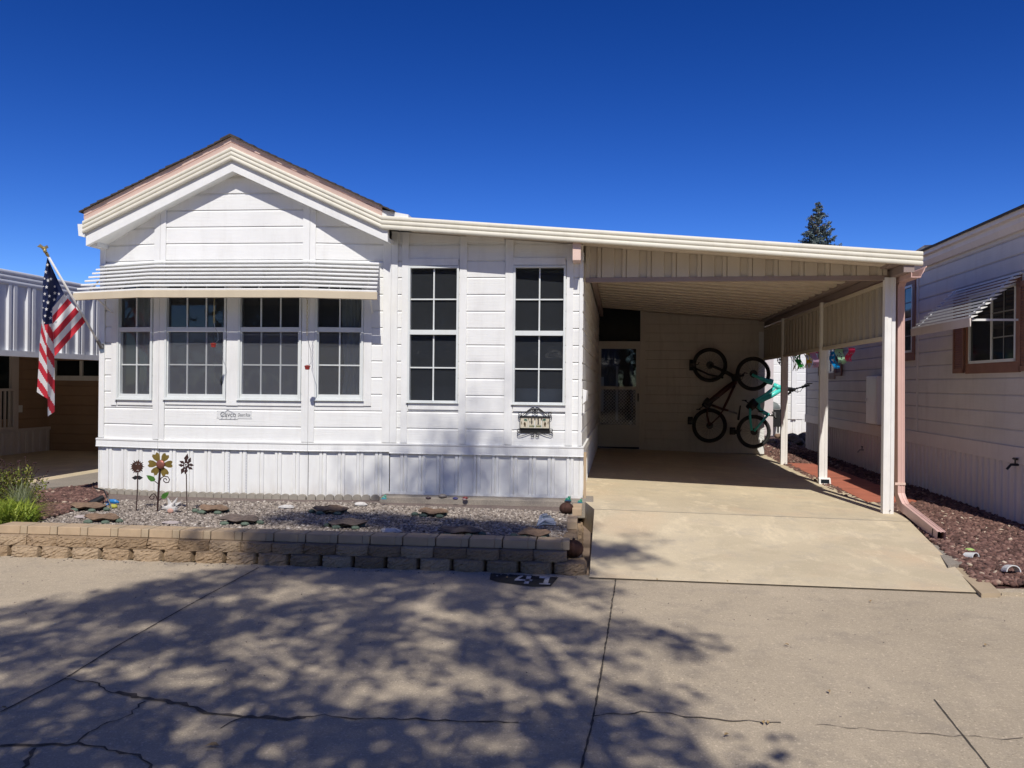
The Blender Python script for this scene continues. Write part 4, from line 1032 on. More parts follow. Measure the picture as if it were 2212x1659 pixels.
def util(x0, y0, x1, y1, Y, label, name='utility_box', w=.3):
    a = gz((x0 + x1) / 2, y1, .15); Y = a.y; l, r_ = at(x0, y1, Y), at(x1, y1, Y); t = at(x0, y0, Y).z
    th_ = thing(name, label, 'utility box', (a.x, Y, .14)); mb = MB(); mb.box(l.x, Y, .12, r_.x, Y + w, t); mb.build('body', M['util'], th_, bevel=.02)
    mb = MB(); mb.box(l.x - .02, Y - .02, t - .06, r_.x + .02, Y + w + .02, t + .03); mb.build('lid', M['util'], th_, bevel=.015)
    mb = MB(); mb.box(l.x + .05, Y - .012, .22, r_.x - .05, Y - .003, t - .12); mb.build('door', M['util'], th_)
util(1721, 858, 1737, 921, 22, 'tall grey green utility box by the neighbour corner'); util(1684, 884, 1697, 921, 22, 'short grey green utility box beside the tall one')
a = gz(1662, 935, .15)
gr = thing('barbecue_grill', 'black covered grill with number plate behind the rear room corner', 'grill', (a.x, a.y, .15)); s = 1
mb = MB(); w = .36
mb.box(a.x - w, a.y, .35, a.x + w, a.y + .5, .95); mb.build('cabinet', M['black'], gr, bevel=.03)
mb = MB(); mb.ball((a.x, a.y + .25, .97), .40, .28, .24, 14, 8); mb.build('hood', M['util'], gr, smooth=True)
for dx in (-.3, .3): mb = MB(); mb.tube([(a.x + dx, a.y + .1, .15), (a.x + dx, a.y + .1, .4)], .03, 8); mb.build('leg', M['black'], gr)
mb = MB(); mb.box(a.x - .16, a.y - .02, .68, a.x + .2, a.y - .005, .84); mb.build('plate', plain('grey_plate', (.12, .12, .12), .5), gr)
text('410', .13, 'plate_number', M['slat'], gr, (a.x + .02, a.y - .024, .76), (1, 0, 0), (0, 0, 1), 0, .002)
for i, (px, py, r) in enumerate(((1712, 950, .16), (1725, 958, .13), (1740, 949, .18), (1757, 952, .15), (1768, 962, .12), (1668, 957, .1), (1681, 944, .09), (1750, 965, .1), (1700, 962, .08))):
    c = gz(px, py, .16); mb = MB(); sd = random.uniform(0, 9)
    mb.ball((c.x, c.y, .16 + r * .35), r * 1.3, r, r * .8, 10, 7, fn=lambda th, ph: 1 + .16 * math.sin(3 * th + sd) * math.cos(2 * ph + sd) + .08 * math.sin(7 * th + 4 * ph + sd))
    mb.build('rock', M['greystone'] if i % 3 else M['slatestone'], label=['dark rough boulder beside the far utility boxes', 'brown boulder in the rock pile by the neighbour corner'][i % 3 == 0], cat='rock', group='boulders piled by the neighbour corner')

# ================================================================= LEFT NEIGHBOUR
ln = thing('left_neighbour_home', 'tan neighbour home in deep shade behind the flag', 'mobile home', (-12, 15, .2))
XL_ = -8.0 - SK * 10.3
def lx(y): return XL_ + SK * y
lc = thing('left_carport', 'white ribbed metal carport side of the neighbour left of the white home', 'carport', (-9.5, 14, .2))
fLc = Facet((lx(9.6), 9.6), (lx(19), 19)); ztL = at(0, 580, onx(0, 580, XL_).y).z; zbL = at(0, 762, onx(0, 762, XL_).y).z
M['lpanel'] = paint('white_ribbed_panel', (.72, .74, .77), .4, .05, (.5, .48, .45), 3)
mb = MB(); ribbed(mb, fLc, 0, fLc.L, lambda u: zbL + .03, lambda u: ztL - .12, .36, [(0, .0), (.22, 0), (.26, .03), (.40, .03), (.43, .0), (.50, .0), (.53, .03), (.70, .03), (.74, 0)]); mb.build('side_panel', M['lpanel'], lc)
mb = MB(); frect(mb, fLc, 0, zbL - .04, fLc.L, zbL + .04, -.03, .04); mb.build('panel_rail', M['lpanel'], lc)
mb = MB(); pr = gutter_profile(.20); mb.loft([[(lx(y) + .02 - d, y, ztL + z) for d, z in pr] for y in (9.4, 19)][::-1]); mb.build('roof_edge', M['lpanel'], lc)
mb = MB(); mb.hexa([(-16, 9.45, ztL - .10), (lx(9.45), 9.45, ztL - .10), (lx(19), 19, ztL - .10), (-16, 19, ztL - .10), (-16, 9.45, ztL - .02), (lx(9.45), 9.45, ztL - .02), (lx(19), 19, ztL - .02), (-16, 19, ztL - .02)]); mb.build('roof', M['lpanel'], lc)
mb = MB(); frect(mb, Facet((-16, 9.5), (lx(9.5), 9.5)), 0, zbL + .35, 16 + lx(9.5), ztL - .12, 0, .02); mb.build('front_panel', M['lpanel'], lc)
M['tan'] = paint('tan_siding', (.36, .235, .15), .7, .08, (.28, .18, .12), 3, (3, 3, 60))
c = gz(0, 983, .2); c2 = gz(105, 971, .2); YB = c2.y
fT = Facet((c2.x, c2.y), (c2.x - SK * 6, c2.y - 7)); 
fT = Facet((c2.x - SK * 7, c2.y - 7), (c2.x, c2.y))
zz0 = at(104, 921, c2.y).z
b1, b2 = MB(), MB(); sided_wall(b1, b2, fT, 0, fT.L, zz0, [(0, 1, 3.0)], [], .2, zz0); b1.build('wall', M['tan'], ln); b2.build('siding_boards', M['tan'], ln)
mb = MB(); frect(mb, fT, 0, zz0 - .06, fT.L, zz0, .0, .05); ribbed(mb, fT, 0, fT.L, lambda u: .15, lambda u: zz0 - .05, .2, d=.01); mb.build('skirting', M['nskirt'], ln)
fT2 = Facet((c2.x, YB), (c2.x + 5, YB))
wr = rect(fT2, 120, 779, 250, 812)
b1, b2 = MB(), MB(); sided_wall(b1, b2, fT2, 0, 5, .15, [(0, 1, 3.0)], [wr], .2, .15); b1.build('rear_wall', M['tan'], ln); b2.build('siding_boards', M['tan'], ln)
mb = MB(); frect(mb, fT2, wr[0] - .05, wr[1] - .1, wr[2], wr[1], .007, .04); xs = fT2.hit(176, 800)[0]
frect(mb, fT2, xs - .03, wr[1], xs + .03, wr[3], -.03, .02); frect(mb, fT2, wr[0] - .03, wr[1], wr[0] + .02, wr[3], -.03, .03); w_ = mb.build('window', M['postw'], ln)
mb = MB(); mb.quad(fT2.W(wr[0], wr[1], -.02), fT2.W(wr[2], wr[1], -.02), fT2.W(wr[2], wr[3], -.02), fT2.W(wr[0], wr[3], -.02)); mb.build('pane', M['darkglass'], w_)
u = fT.hit(28, 850)[0]; mb = MB(); frect(mb, fT, u - .12, zz0, u + .08, 2.9, .007, .06); mb.build('trim_board', M['nskirt'], ln)
u = fT.hit(41, 883)[0]; z_ = fT.hit(41, 883)[1]; mb = MB(); frect(mb, fT, u - .06, z_ - .07, u + .06, z_ + .07, .007, .03); mb.build('outlet', M['postw'], ln)
u0 = fT.hit(-60, 850)[0]; u1 = fT.hit(20, 850)[0]; mb = MB(); mb.quad(fT.W(u0, zz0 + .2, .012), fT.W(u1, zz0 + .2, .012), fT.W(u1, 2.6, .012), fT.W(u0, 2.6, .012)); mb.build('doorway', M['darkglass'], ln)
mb = MB()
for i in range(9): frect(mb, fT, u0 + (u1 - u0) * i / 8 - .02, zz0 + .05, u0 + (u1 - u0) * i / 8 + .02, zz0 + .75, .08, .11)
frect(mb, fT, u0 - .1, zz0 + .75, u1 + .05, zz0 + .80, .06, .13); frect(mb, fT, u0 - .1, zz0, u1 + .05, zz0 + .05, .06, .13); mb.build('railing', M['nskirt'], ln)
# ================================================================= FLAG
M['flagred'] = paint('flag_red_cloth', (.62, .03, .05), .8, .08, None, 5)
M['flagwhite'] = paint('flag_white_cloth', (.80, .79, .78), .8, .06, None, 5)
M['flagblue'] = paint('flag_blue_cloth', (.012, .022, .085), .8, .1, None, 5)
for k in ('flagred', 'flagwhite', 'flagblue'):
    nt = M[k].node_tree; bs = nt.nodes['Principled BSDF']; out = nt.nodes['Material Output']
    tl = nt.nodes.new('ShaderNodeBsdfTranslucent'); mx = nt.nodes.new('ShaderNodeMixShader'); mx.inputs[0].default_value = .3
    nt.links.new(bs.inputs['Base Color'].links[0].from_socket, tl.inputs[0]); nt.links.new(bs.outputs[0], mx.inputs[1]); nt.links.new(tl.outputs[0], mx.inputs[2]); nt.links.new(mx.outputs[0], out.inputs[0])
M['gold'] = plain('brass', (.45, .36, .16), .35, .8)
def D7(x, y): return x / 4.018, 516 + y / 4.018
YT, YB7 = 9.25, fL.hit(223, 750); 
base = fL.W(fL.hit(224, 752)[0], fL.hit(224, 752)[1], .03)
tip = at(*D7(412, 140), YT)
fg = thing('flag', 'stars and stripes flag hanging from a white pole on the home corner', 'flag', base)
mb = MB(); mb.tube([base, tip], .0135, 10); mb.build('pole', M['postw'], fg, smooth=True)
mb = MB(); dr_ = (tip - base).normalized(); mb.tube([base - dr_ * .0, base + dr_ * .13], .024, 10); mb.box(base.x - .03, base.y - .0, base.z - .06, base.x + .03, base.y + .03, base.z + .06); mb.build('bracket', M['chrome'], fg)
mb = MB(); e = tip + dr_ * .03; mb.tube([tip - dr_ * .01, tip + dr_ * .035], .018, 8); mb.ball(e + dr_ * .03, .022, .022, .03, 8, 6)
w0 = e + dr_ * .05
mb.add([w0, w0 + V(-.085, -.01, .03), w0 + V(-.05, 0, .065), w0 + V(.0, 0, .03)], [(0, 1, 2, 3), (3, 2, 1, 0)]); mb.add([w0 + V(0, .02, 0), w0 + V(.045, .02, .02), w0 + V(.02, .03, .055), w0 + V(-.03, .02, .03)], [(0, 1, 2, 3), (3, 2, 1, 0)]); mb.tube([e + dr_ * .03, e + dr_ * .08 + V(-.02, 0, 0), e + dr_ * .09 + V(-.05, 0, -.005)], [.016, .012, .004], 7); mb.build('eagle_finial', M['gold'], fg)
def fy(x, y):                                                  # depth of the cloth: follows the pole near the hoist, swings as it hangs
    t = min(1, max(0, (y - 160) / 560)); tp = min(1, max(0, (x - 412) / 340))
    return YT + (base.y - YT) * .72 * tp + .02 * math.sin(x * .05 + y * .004)
def fpt(x, y, off=0):
    px, py = D7(x, y); return at(px, py, fy(x, y) + off)
def lerp2(a, b, t): return (a[0] + (b[0] - a[0]) * t, a[1] + (b[1] - a[1]) * t)
def poly_at(P, t):
    L = [math.dist(a, b) for a, b in zip(P[:-1], P[1:])]; s = t * sum(L)
    for a, b, l in zip(P[:-1], P[1:], L):
        if s <= l or b is P[-1]: return lerp2(a, b, min(1, s / l))
        s -= l
cl_ = MB()
def patch(A, B, na, nb_, matfn, off=lambda a, b: 0):
    base_i = len(cl_.v)
    for i in range(na + 1):
        p, q = poly_at(A, i / na), poly_at(B, i / na)
        for j in range(nb_ + 1):
            x, y = lerp2(p, q, j / nb_); cl_.v.append(tuple(fpt(x, y, off(i / na, j / nb_))))
    for i in range(na):
        for j in range(nb_):
            cl_.f.append(tuple(base_i + k for k in (i * (nb_ + 1) + j, i * (nb_ + 1) + j + 1, (i + 1) * (nb_ + 1) + j + 1, (i + 1) * (nb_ + 1) + j)))
            cl_.m.append(matfn((i + .5) / na, (j + .5) / nb_))
wv = lambda a, b: .035 * math.sin(b * 7) * min(1, a * 2)
patch([(410, 165), (372, 370), (367, 640), (366, 700)], [(412, 165), (420, 370), (412, 560), (388, 745)], 24, 6, lambda a, b: 2, lambda a, b: -.03 * b)
patch([(412, 165), (420, 370), (412, 560), (388, 745)], [(414, 166), (556, 478), (455, 600), (453, 735)], 24, 8, lambda a, b: 2, lambda a, b: -.03 + .05 * math.sin(b * 3.1))
patch([(556, 478), (750, 710)], [(455, 600), (455, 735), (475, 1020)], 36, 22, lambda a, b: 1 if int(a * 6) % 2 == 0 else 0, lambda a, b: -.01 - .02 * b + .02 * math.sin(a * 9))
def st_left(a, b):
    y = 720 + a * 640; x = 350 + 50 * b; return 0 if int((y - 1.35 * (x - 350) - 610) / 78) % 2 == 0 else 1
def st_right(a, b):
    y = 740 + a * 800; x = 400 + 75 * b; return 0 if int((y - 1.9 * (x - 400) - 560) / 112) % 2 == 1 else 1
patch([(366, 690), (345, 900), (335, 1100), (320, 1330)], [(388, 745), (400, 900), (412, 1200), (415, 1390)], 70, 8, st_left, lambda a, b: -.05 * b)
patch([(388, 745), (400, 900), (410, 1200), (415, 1540)], [(455, 735), (472, 1020), (475, 1250), (474, 1500)], 80, 9, st_right, lambda a, b: -.05 + .05 * b)
for (sx, sy, r) in ((411, 225, 17), (396, 287, 18), (386, 345, 12), (417, 360, 19), (442, 348, 16), (403, 418, 19), (376, 412, 8), (388, 478, 17), (429, 496, 17), (475, 414, 14), (476, 470, 17), (511, 478, 15), (471, 527, 17), (416, 552, 20), (379, 538, 12), (402, 610, 19), (374, 598, 8), (391, 668, 17), (437, 686, 18), (446, 632, 12), (385, 728, 10)):
    pts = []
    for k in range(10):
        a = math.pi / 2 + k * math.pi / 5; rr = r if k % 2 == 0 else r * .42; pts.append(fpt(sx + rr * math.cos(a) * .85, sy - rr * math.sin(a), -.062))
    cl_.add(pts + [fpt(sx, sy, -.062)], [(k, (k + 1) % 10, 10) for k in range(10)], 1)
cl_.build('cloth', [M['flagred'], M['flagwhite'], M['flagblue']], fg, smooth=True)

# ================================================================= SIGNS
npl = thing('name_plate', 'white metal plate lettered in script below the bay windows', 'sign', fC.W(*fC.hit(687, 895), .0))
def C(px, py): return fC.hit(px, py)
u0, z1 = C(635.5, 886.5); u1, z0 = C(738, 905)
u0, z1 = fC.hit(636, 886); 
ua, za = C(636, 886); ub_, zb_2 = C(738, 905)
u0_, u1_ = fC.hit(469, 895)[0], fC.hit(545, 895)[0]; z1_, z0_ = fC.hit(507, 887)[1], fC.hit(507, 904)[1]
M['plate'] = paint('pale_plate', (.70, .71, .70), .4, .05, None, 8); M['greyink'] = paint('grey_lettering', (.17, .18, .20), .5, .1, None, 8)
mb = MB(); frect(mb, fC, u0_, z0_, u1_, z1_, .006, .011)
um = u0_ + .155; fprism(mb, fC, [(um - .125, z0_ - .010), (um + .125, z0_ - .010), (um + .115, z0_ + .03), (um, z1_ + .012), (um - .05, z1_ - .006), (um - .125, z0_ + .02)], .0115, .0135); mb.build('plate', M['plate'], npl)
mb = MB()
for a, b in (((um - .095, z0_ + .022), (um - .01, z1_ + .006)), ((um - .01, z1_ + .006), (um + .085, z0_ + .06))): mb.bar(fC.W(*a, .0145), fC.W(*b, .0145), .012, .002, fC.n)
for k in range(4): mb.bar(fC.W(um - .09 + k * .058, z0_ - .008, .0145), fC.W(um - .075 + k * .058, z0_ + .012, .0145), .008, .002, fC.n)
mb.build('house_emblem', paint('light_grey_print', (.38, .39, .41), .5, .05, None, 9), npl)
zc_ = (z0_ + z1_) / 2
text('Cavco', .088, 'lettering', M['greyink'], npl, fC.W(um - .0, zc_ - .002, .0165), fC.e, ZZ, 0, .001, xs=.95)
text('Desert Rose', .062, 'lettering', M['greyink'], npl, fC.W(u1_ - .105, zc_ - .004, .0125), fC.e, ZZ, .35, .001, xs=.52)
for a in (u0_ + .014, u1_ - .014):
    for b in (z0_ + .014, z1_ - .014): mb = MB(); mb.ball(fC.W(a, b, .011), .004, .004, .004, 6, 4); mb.build('screw', M['greyink'], npl)
ns = thing('house_number_sign', 'scrolled iron sign holding tiles that read 41 under the right window', 'sign', fA.W(*fA.hit(1156, 910), 0))
def A5(x, y): return fA.hit(1450 / 1.3562 + x / 10, 1150 / 1.3562 + y / 10)   # enlarged view units, 10 per pixel
def A5(x, y): return fA.hit(1069.2 + x / 10.0, 848 + y / 10.0)
iron = M['black']
mb = MB()
def curve(pts, r=.0045):
    P = [Vector((*A5(*p), 0)) for p in pts]; Q = []
    for i in range(len(P) - 1):
        p0, p1, p2, p3 = P[max(0, i - 1)], P[i], P[i + 1], P[min(len(P) - 1, i + 2)]
        for k in range(5):
            t = k / 5; Q.append(.5 * ((2 * p1) + (p2 - p0) * t + (2 * p0 - 5 * p1 + 4 * p2 - p3) * t * t + (3 * p1 - p0 - 3 * p2 + p3) * t ** 3))
    Q.append(P[-1]); mb.tube([fA.W(q.x, q.y, .028) for q in Q], r, 5)
for sg in (1, -1):
    X = lambda x: 868 + sg * (x - 868)
    curve([(X(x), y) for x, y in ((570, 500), (640, 455), (720, 385), (790, 335), (835, 325), (862, 360), (850, 395), (820, 400), (815, 375), (835, 360))])
    curve([(X(x), y) for x, y in ((650, 500), (700, 430), (770, 380), (820, 360), (866, 385), (860, 430), (840, 455), (812, 450), (812, 425))])
    curve([(X(x), y) for x, y in ((535, 580), (508, 545), (525, 495), (560, 500), (575, 460), (568, 430), (530, 430), (515, 460), (535, 480))])
    curve([(X(x), y) for x, y in ((545, 785), (500, 790), (492, 830), (520, 855), (550, 840))])
    curve([(X(x), y) for x, y in ((552, 860), (500, 870), (488, 910), (530, 940), (640, 915), (760, 870), (830, 870), (848, 920), (820, 955), (785, 940), (800, 910), (830, 905))])
def bx5(x0, y0, x1, y1, d0, d1, m=0): (a, b), (c, d) = A5(x0, y1), A5(x1, y0); frect(mb, fA, a, b, c, d, d0, d1, True, m)
bx5(540, 510, 1190, 535, .016, .036); bx5(535, 535, 550, 870, .016, .034); bx5(1175, 535, 1190, 870, .016, .034); bx5(540, 770, 1185, 780, .016, .034)
mb.build('iron_frame', iron, ns)
mb = MB(); bx5(552, 775, 1178, 868, .008, .020); mb.build('backing', M['black'], ns)
til = [(552, 720), (727, 855), (873, 1000), (1015, 1175)]
M['tile'] = paint('cream_glazed_tile', (.66, .60, .46), .25, .06, (.5, .4, .3), 12)
def p5(pts, d0=.0262, d1=.0272): fprism(mb, fA, [A5(x, y) for x, y in pts][::-1], d0, d1)
greenp = paint('green_glaze', (.06, .16, .12), .3, .2, None, 20); brownp = paint('brown_glaze', (.10, .07, .04), .3, .2, None, 20); yel = paint('yellow_glaze', (.5, .32, .06), .3, .2, None, 20)
for i, (a, b) in enumerate(til):
    mb = MB(); bx5(a + 3, 540, b - 3, 768, .016, .026); t_ = mb.build('tile', M['tile'], ns)
    if i in (0, 3):
        s = 1 if i == 0 else -1; cx = (a + b) / 2 + 10 * s
        mb = MB(); q = lambda l: [(cx + s * x, y) for x, y in l][::(1 if s > 0 else -1)]
        p5(q([(-25, 590), (0, 565), (30, 565), (55, 585), (50, 640), (40, 610), (20, 600), (10, 630), (-5, 605)])); mb.build('figure_hair', greenp, t_)
        mb = MB(); p5(q([(-15, 640), (15, 640), (25, 680), (20, 710), (28, 740), (15, 740), (5, 705), (-5, 740), (-18, 735), (-12, 700), (-25, 680)])); p5(q([(-75, 620), (-60, 625), (-55, 680), (-70, 690)])); mb.build('figure_body', brownp, t_)
    else:
        cx = (a + b) / 2; mb = MB()
        if i == 1: p5([(cx - 5, 555), (cx + 18, 550), (cx + 18, 685), (cx - 5, 685)]); p5([(cx - 12, 570), (cx - 5, 562), (cx - 40, 636), (cx - 48, 636)], .0274, .028); p5([(cx - 48, 628), (cx + 34, 628), (cx + 34, 638), (cx - 48, 638)], .0274, .028)
        else: p5([(cx - 10, 556), (cx + 14, 550), (cx + 14, 685), (cx - 10, 685)]); p5([(cx - 28, 575), (cx - 10, 556), (cx - 10, 568), (cx - 24, 582)], .0274, .028); p5([(cx - 20, 680), (cx + 26, 680), (cx + 26, 688), (cx - 20, 688)], .0274, .028)
        mb.build('digit', M['black'], t_)
        mb = MB()
        for k in range(4): x = cx - 45 + k * 28; p5([(x, 718), (x + 12, 700), (x + 26, 715), (x + 22, 740), (x + 4, 744)])
        mb.build('flower_border', greenp, t_); mb = MB()
        for k in range(3): x = cx - 32 + k * 28; p5([(x, 725), (x + 9, 712), (x + 18, 725), (x + 9, 738)], .0274, .028)
        mb.build('blossom', yel, t_)

# ================================================================= HUMMINGBIRD FEEDERS ON CHAINS
def feeder(label, top, feed, Y):
    a, b = at(*top, Y), at(*feed, Y); t = thing('hanging_feeder', label, 'bird feeder', (b.x, b.y, b.z), 'small red feeders hung under the awning'); mb = MB()
    L = a.z - b.z; zc = a.z; k = 0
    zend = b.z + L * .45
    while zc > zend:
        P = [(a.x + (.010 * math.cos(x) if k % 2 == 0 else 0), a.y + (.010 * math.cos(x) if k % 2 else 0), zc - .022 + .022 * math.sin(x)) for x in [i * math.pi / 4 for i in range(8)]]
        mb.tube(P, .0025, 4, closed=True); zc -= .036; k += 1
    mb.build('chain', M['gold'], t); mb = MB()
    mb.tube([(a.x, a.y, zc), (a.x + .012, a.y, zc - .06), (a.x + .05, a.y, (zc + b.z) / 2), (a.x + .055, a.y, b.z + .04), (b.x + .02, b.y, b.z - .0), (b.x, b.y, b.z)], .003, 5); mb.build('hook', M['chrome'], t)
    mb = MB(); mb.loft([[(b.x + r * math.cos(x), b.y + r * math.sin(x), b.z + z) for x in [i * math.pi / 6 for i in range(12)]] for r, z in ((.015, -.05), (.028, -.045), (.03, -.02), (.034, -.015), (.034, .0), (.012, .008))]); mb.build('bowl', plain('red_plastic', (.30, .025, .02), .35), t)
    for k in range(4): mb = MB(); x = k * math.pi / 2 + .4; mb.ball((b.x + .033 * math.cos(x), b.y + .033 * math.sin(x), b.z - .004), .007, .007, .004, 6, 4); mb.build('port', M['gold'], t)
feeder('red glass feeder on a chain before the second bay window', (463, 640), (461, 742), 9.62)
feeder('dark red feeder on a chain between the third and fourth bay windows', (664, 642), (664, 790), 9.62)

# ================================================================= METAL FLOWERS
def z3(x, y): return 221.2 + x / 7.5, 921.7 + y / 7.5
YFL = gz(*z3(888, 1375), GZ).y
def fp3(x, y, d=0): p = at(*z3(x, y), YFL - d); return p
def flat(mb, pts, th=.004, d=0, m=0):
    P = [fp3(x, y, d) for x, y in pts]; n = len(P)
    mb.add([p + V(0, -th, 0) for p in P] + P, [tuple(range(n)), tuple(reversed(range(n, 2 * n)))] + [(i, (i + 1) % n, (i + 1) % n + n, i + n) for i in range(n)], m)
t1 = thing('metal_sun_flower', 'small rusty flower stake with spiky round head, leftmost of three', 'garden stake', fp3(550, 1355))
mb = MB(); cx, cy = 566, 650; pts = []
for k in range(36):
    a = k * math.pi / 18; r = (122 if k % 4 == 0 else 106) if k % 2 == 0 else 82; pts.append((cx + r * math.cos(a + .04 * (k % 3)), cy + r * math.sin(a)))
flat(mb, pts[::-1]); mb.build('flower_head', M['rust'], t1)
mb = MB()
for ex, ey in ((548, 607), (596, 607), (560, 706), (572, 706), (584, 706)): flat(mb, [(ex - 6, ey), (ex, ey - 6), (ex + 6, ey), (ex, ey + 6)][::-1], .001, .006)
mb.build('face_holes', M['slat'], t1)
mb = MB(); mb.tube([fp3(572, 740), fp3(568, 1000), fp3(548, 1375)], .007, 6); mb.build('stem', M['rustdk'], t1)
for s in (-1, 1):
    mb = MB(); flat(mb, [(568, 800), (568 + s * 30, 790), (568 + s * 92, 826), (568 + s * 40, 862), (568 + s * 10, 850)][::(1 if s < 0 else -1)]); mb.build('leaf', M['black'], t1)
t2 = thing('metal_flower', 'largest metal flower stake with heart shaped yellow petals and green leaves', 'garden stake', fp3(888, 1375))
M['petal'] = paint('patinated_petal', (.30, .21, .05), .4, .25, (.16, .18, .05), 10, None, .5); M['coppery'] = paint('copper_disc', (.32, .12, .09), .45, .2, (.2, .08, .06), 12, None, .5)
M['gleaf'] = paint('green_painted_leaf', (.07, .20, .03), .4, .3, (.04, .1, .02), 14)
for k, (ang, R) in enumerate(((58, 200), (118, 205), (176, 205), (232, 200), (298, 205), (2, 200))):
    a = math.radians(ang); mb = MB(); cx, cy = 942, 612
    pts = []
    for (rr, w) in ((.30, -.16), (.62, -.38), (.86, -.40), (1.0, -.24), (.88, 0), (1.0, .24), (.86, .40), (.62, .38), (.30, .16)):
        pts.append((cx + R * (rr * math.cos(a) - w * .72 * math.sin(a)), cy - R * (rr * math.sin(a) + w * .72 * math.cos(a))))
    flat(mb, pts, .004, .004 * (k % 2)); mb.build('petal', M['petal'], t2)
mb = MB(); c = fp3(942, 612, .02); mb.ball(c, .052, .018, .052, 16, 8); mb.build('flower_centre', M['coppery'], t2, smooth=True)
mb = MB(); mb.tube([fp3(934, 680), fp3(915, 950), fp3(888, 1400)], [.012, .013, .009], 8); mb.build('stem', M['rustdk'], t2)
mb = MB(); spi = [(935, 870), (955, 830), (1000, 803), (1060, 812), (1088, 856), (1070, 903), (1025, 908), (990, 878), (995, 845), (1025, 838), (1045, 868)]
mb.tube([fp3(*p) for p in spi], .006, 6); mb.tube([fp3(*p) for p in ((888, 1180), (870, 1120), (835, 1085), (800, 1100), (760, 1150), (790, 1180), (830, 1170), (840, 1130), (815, 1118))], .006, 6); mb.build('tendril', M['rustdk'], t2)
for pts, stem in (([(714, 786), (770, 790), (830, 810), (860, 850), (845, 885), (790, 888), (745, 850)], ((850, 885), (912, 930))), ([(1080, 1058), (1065, 1110), (1020, 1165), (975, 1170), (952, 1135), (975, 1090), (1030, 1066)], ((960, 1160), (900, 1205)))):
    mb = MB(); flat(mb, pts[::-1]); l = mb.build('leaf', M['gleaf'], t2); mb = MB(); mb.tube([fp3(*stem[0]), fp3(*stem[1])], .005, 5); mb.build('leaf_stalk', M['rustdk'], l)
t3 = thing('metal_star_flower', 'dark flower stake with eight pointed petals and spiral, right of the three', 'garden stake', fp3(1370, 1330))
mb = MB()
for k in range(8):
    a = math.radians([92, 50, 8, -40, -88, -128, 185, 138][k]); R = [190, 150, 130, 130, 150, 165, 130, 130][k]; cx, cy = 1358, 625; tw = .25 * (1 if k % 2 else -1) * .6
    pts = [(cx + R * (r * math.cos(a + tw * r * r) - w * math.sin(a)), cy - R * (r * math.sin(a + tw * r * r) + w * math.cos(a))) for r, w in ((.2, -.12), (.45, -.10), (.62, -.2), (1, 0), (.62, .2), (.45, .10), (.2, .12))]
    flat(mb, pts)
flat(mb, [(1358 + 48 * math.cos(x), 622 - 48 * math.sin(x)) for x in [i * math.pi / 8 for i in range(16)]], .005, .001); mb.build('flower_head', M['rustdk'], t3)
mb = MB(); mb.tube([fp3(1358 + (32 - 2.2 * i) * math.cos(.55 * i + 2), 622 + (38 - 2.6 * i) * math.sin(.55 * i + 2), .008) for i in range(14)], .005, 5); mb.build('spiral', M['slat'], t3)
mb = MB(); mb.tube([fp3(1360, 760), fp3(1364, 1050), fp3(1371, 1345)], .006, 6); mb.build('stem', M['rustdk'], t3)

# ================================================================= BED ORNAMENTS
def slab_shape(c, rx, ry, h, sd, tilt=0):
    def fn(th, ph): return 1 + .10 * math.sin(2 * th + sd) + .06 * math.sin(5 * th + 2 * sd) + .03 * math.sin(9 * th + sd * 3)
    mb = MB(); mb.ball(c, rx, ry, h, 22, 6, fn=fn)
    return mb
def turtle(px0, py0, px1, py1, mat, label, feet=True, z=GZ):
    c = gz((px0 + px1) / 2, (py0 + py1) / 2 + 2, z + .03); rx = (px1 - px0) / 2 / FPX * (c - CAM).dot(FW)
    t = thing('stone_turtle' , label, 'garden stone', (c.x, c.y, z), 'flagstone turtles lying on the pebbles')
    ry = rx * .62; sd = random.uniform(0, 9)
    mb = slab_shape((c.x, c.y, z + .055), rx, ry, .028, sd); 
    mb.v = [(x, y, z_ + .05 * (y - c.y) + .01 * math.sin(x * 30)) for x, y, z_ in mb.v]
    mb.build('shell', M[mat], t, smooth=False)
    for sx, sy, r in ((-.5, -.95, .036), (.55, -.95, .034), (-.6, .8, .032), (.6, .8, .032)):
        mb = MB(); mb.ball((c.x + sx * rx, c.y + sy * ry * .95, z + .018), r * 1.3, r, r * .62, 9, 5, fn=lambda th, ph: 1 + .12 * math.sin(3 * th + sd)); mb.build('foot', M['greenstone'], t)
    mb = MB(); s = random.choice((-1, 1)); mb.ball((c.x + s * rx * 1.12, c.y - .02, z + .02), .042, .03, .024, 9, 5, fn=lambda th, ph: 1 + .1 * math.sin(3 * th + sd)); mb.build('head', M['greenstone'], t)
for i, (b, mt, lb) in enumerate((((153, 1085, 230, 1104), 'slatestone', 'long brown flagstone turtle nearest the lava rock on the left'),
    ((183, 1112, 258, 1127), 'slatestone', 'brown flagstone turtle by the capstones at the left end'),
    ((427, 1092, 496, 1107), 'slatestone', 'brown flagstone turtle right of the star shaped flower stake'),
    ((473, 1114, 560, 1131), 'greystone', 'dark weathered flagstone turtle in the middle front of the bed'),
    ((678, 1094, 752, 1108), 'slatestone', 'flat brown flagstone turtle beside the left end of the ledge'),
    ((712, 1120, 792, 1142), 'greystone', 'dark shaded flagstone turtle behind the shaded capstones'),
    ((901, 1097, 970, 1117), 'slatestone', 'reddish flagstone turtle just in front of the concrete ledge'),
    ((948, 1137, 1036, 1158), 'greystone', 'dark flagstone turtle behind the right hand capstones'),
    ((1115, 1143, 1194, 1164), 'slatestone', 'orange brown flagstone turtle at the right end of the bed'))): turtle(*b, mt, lb)
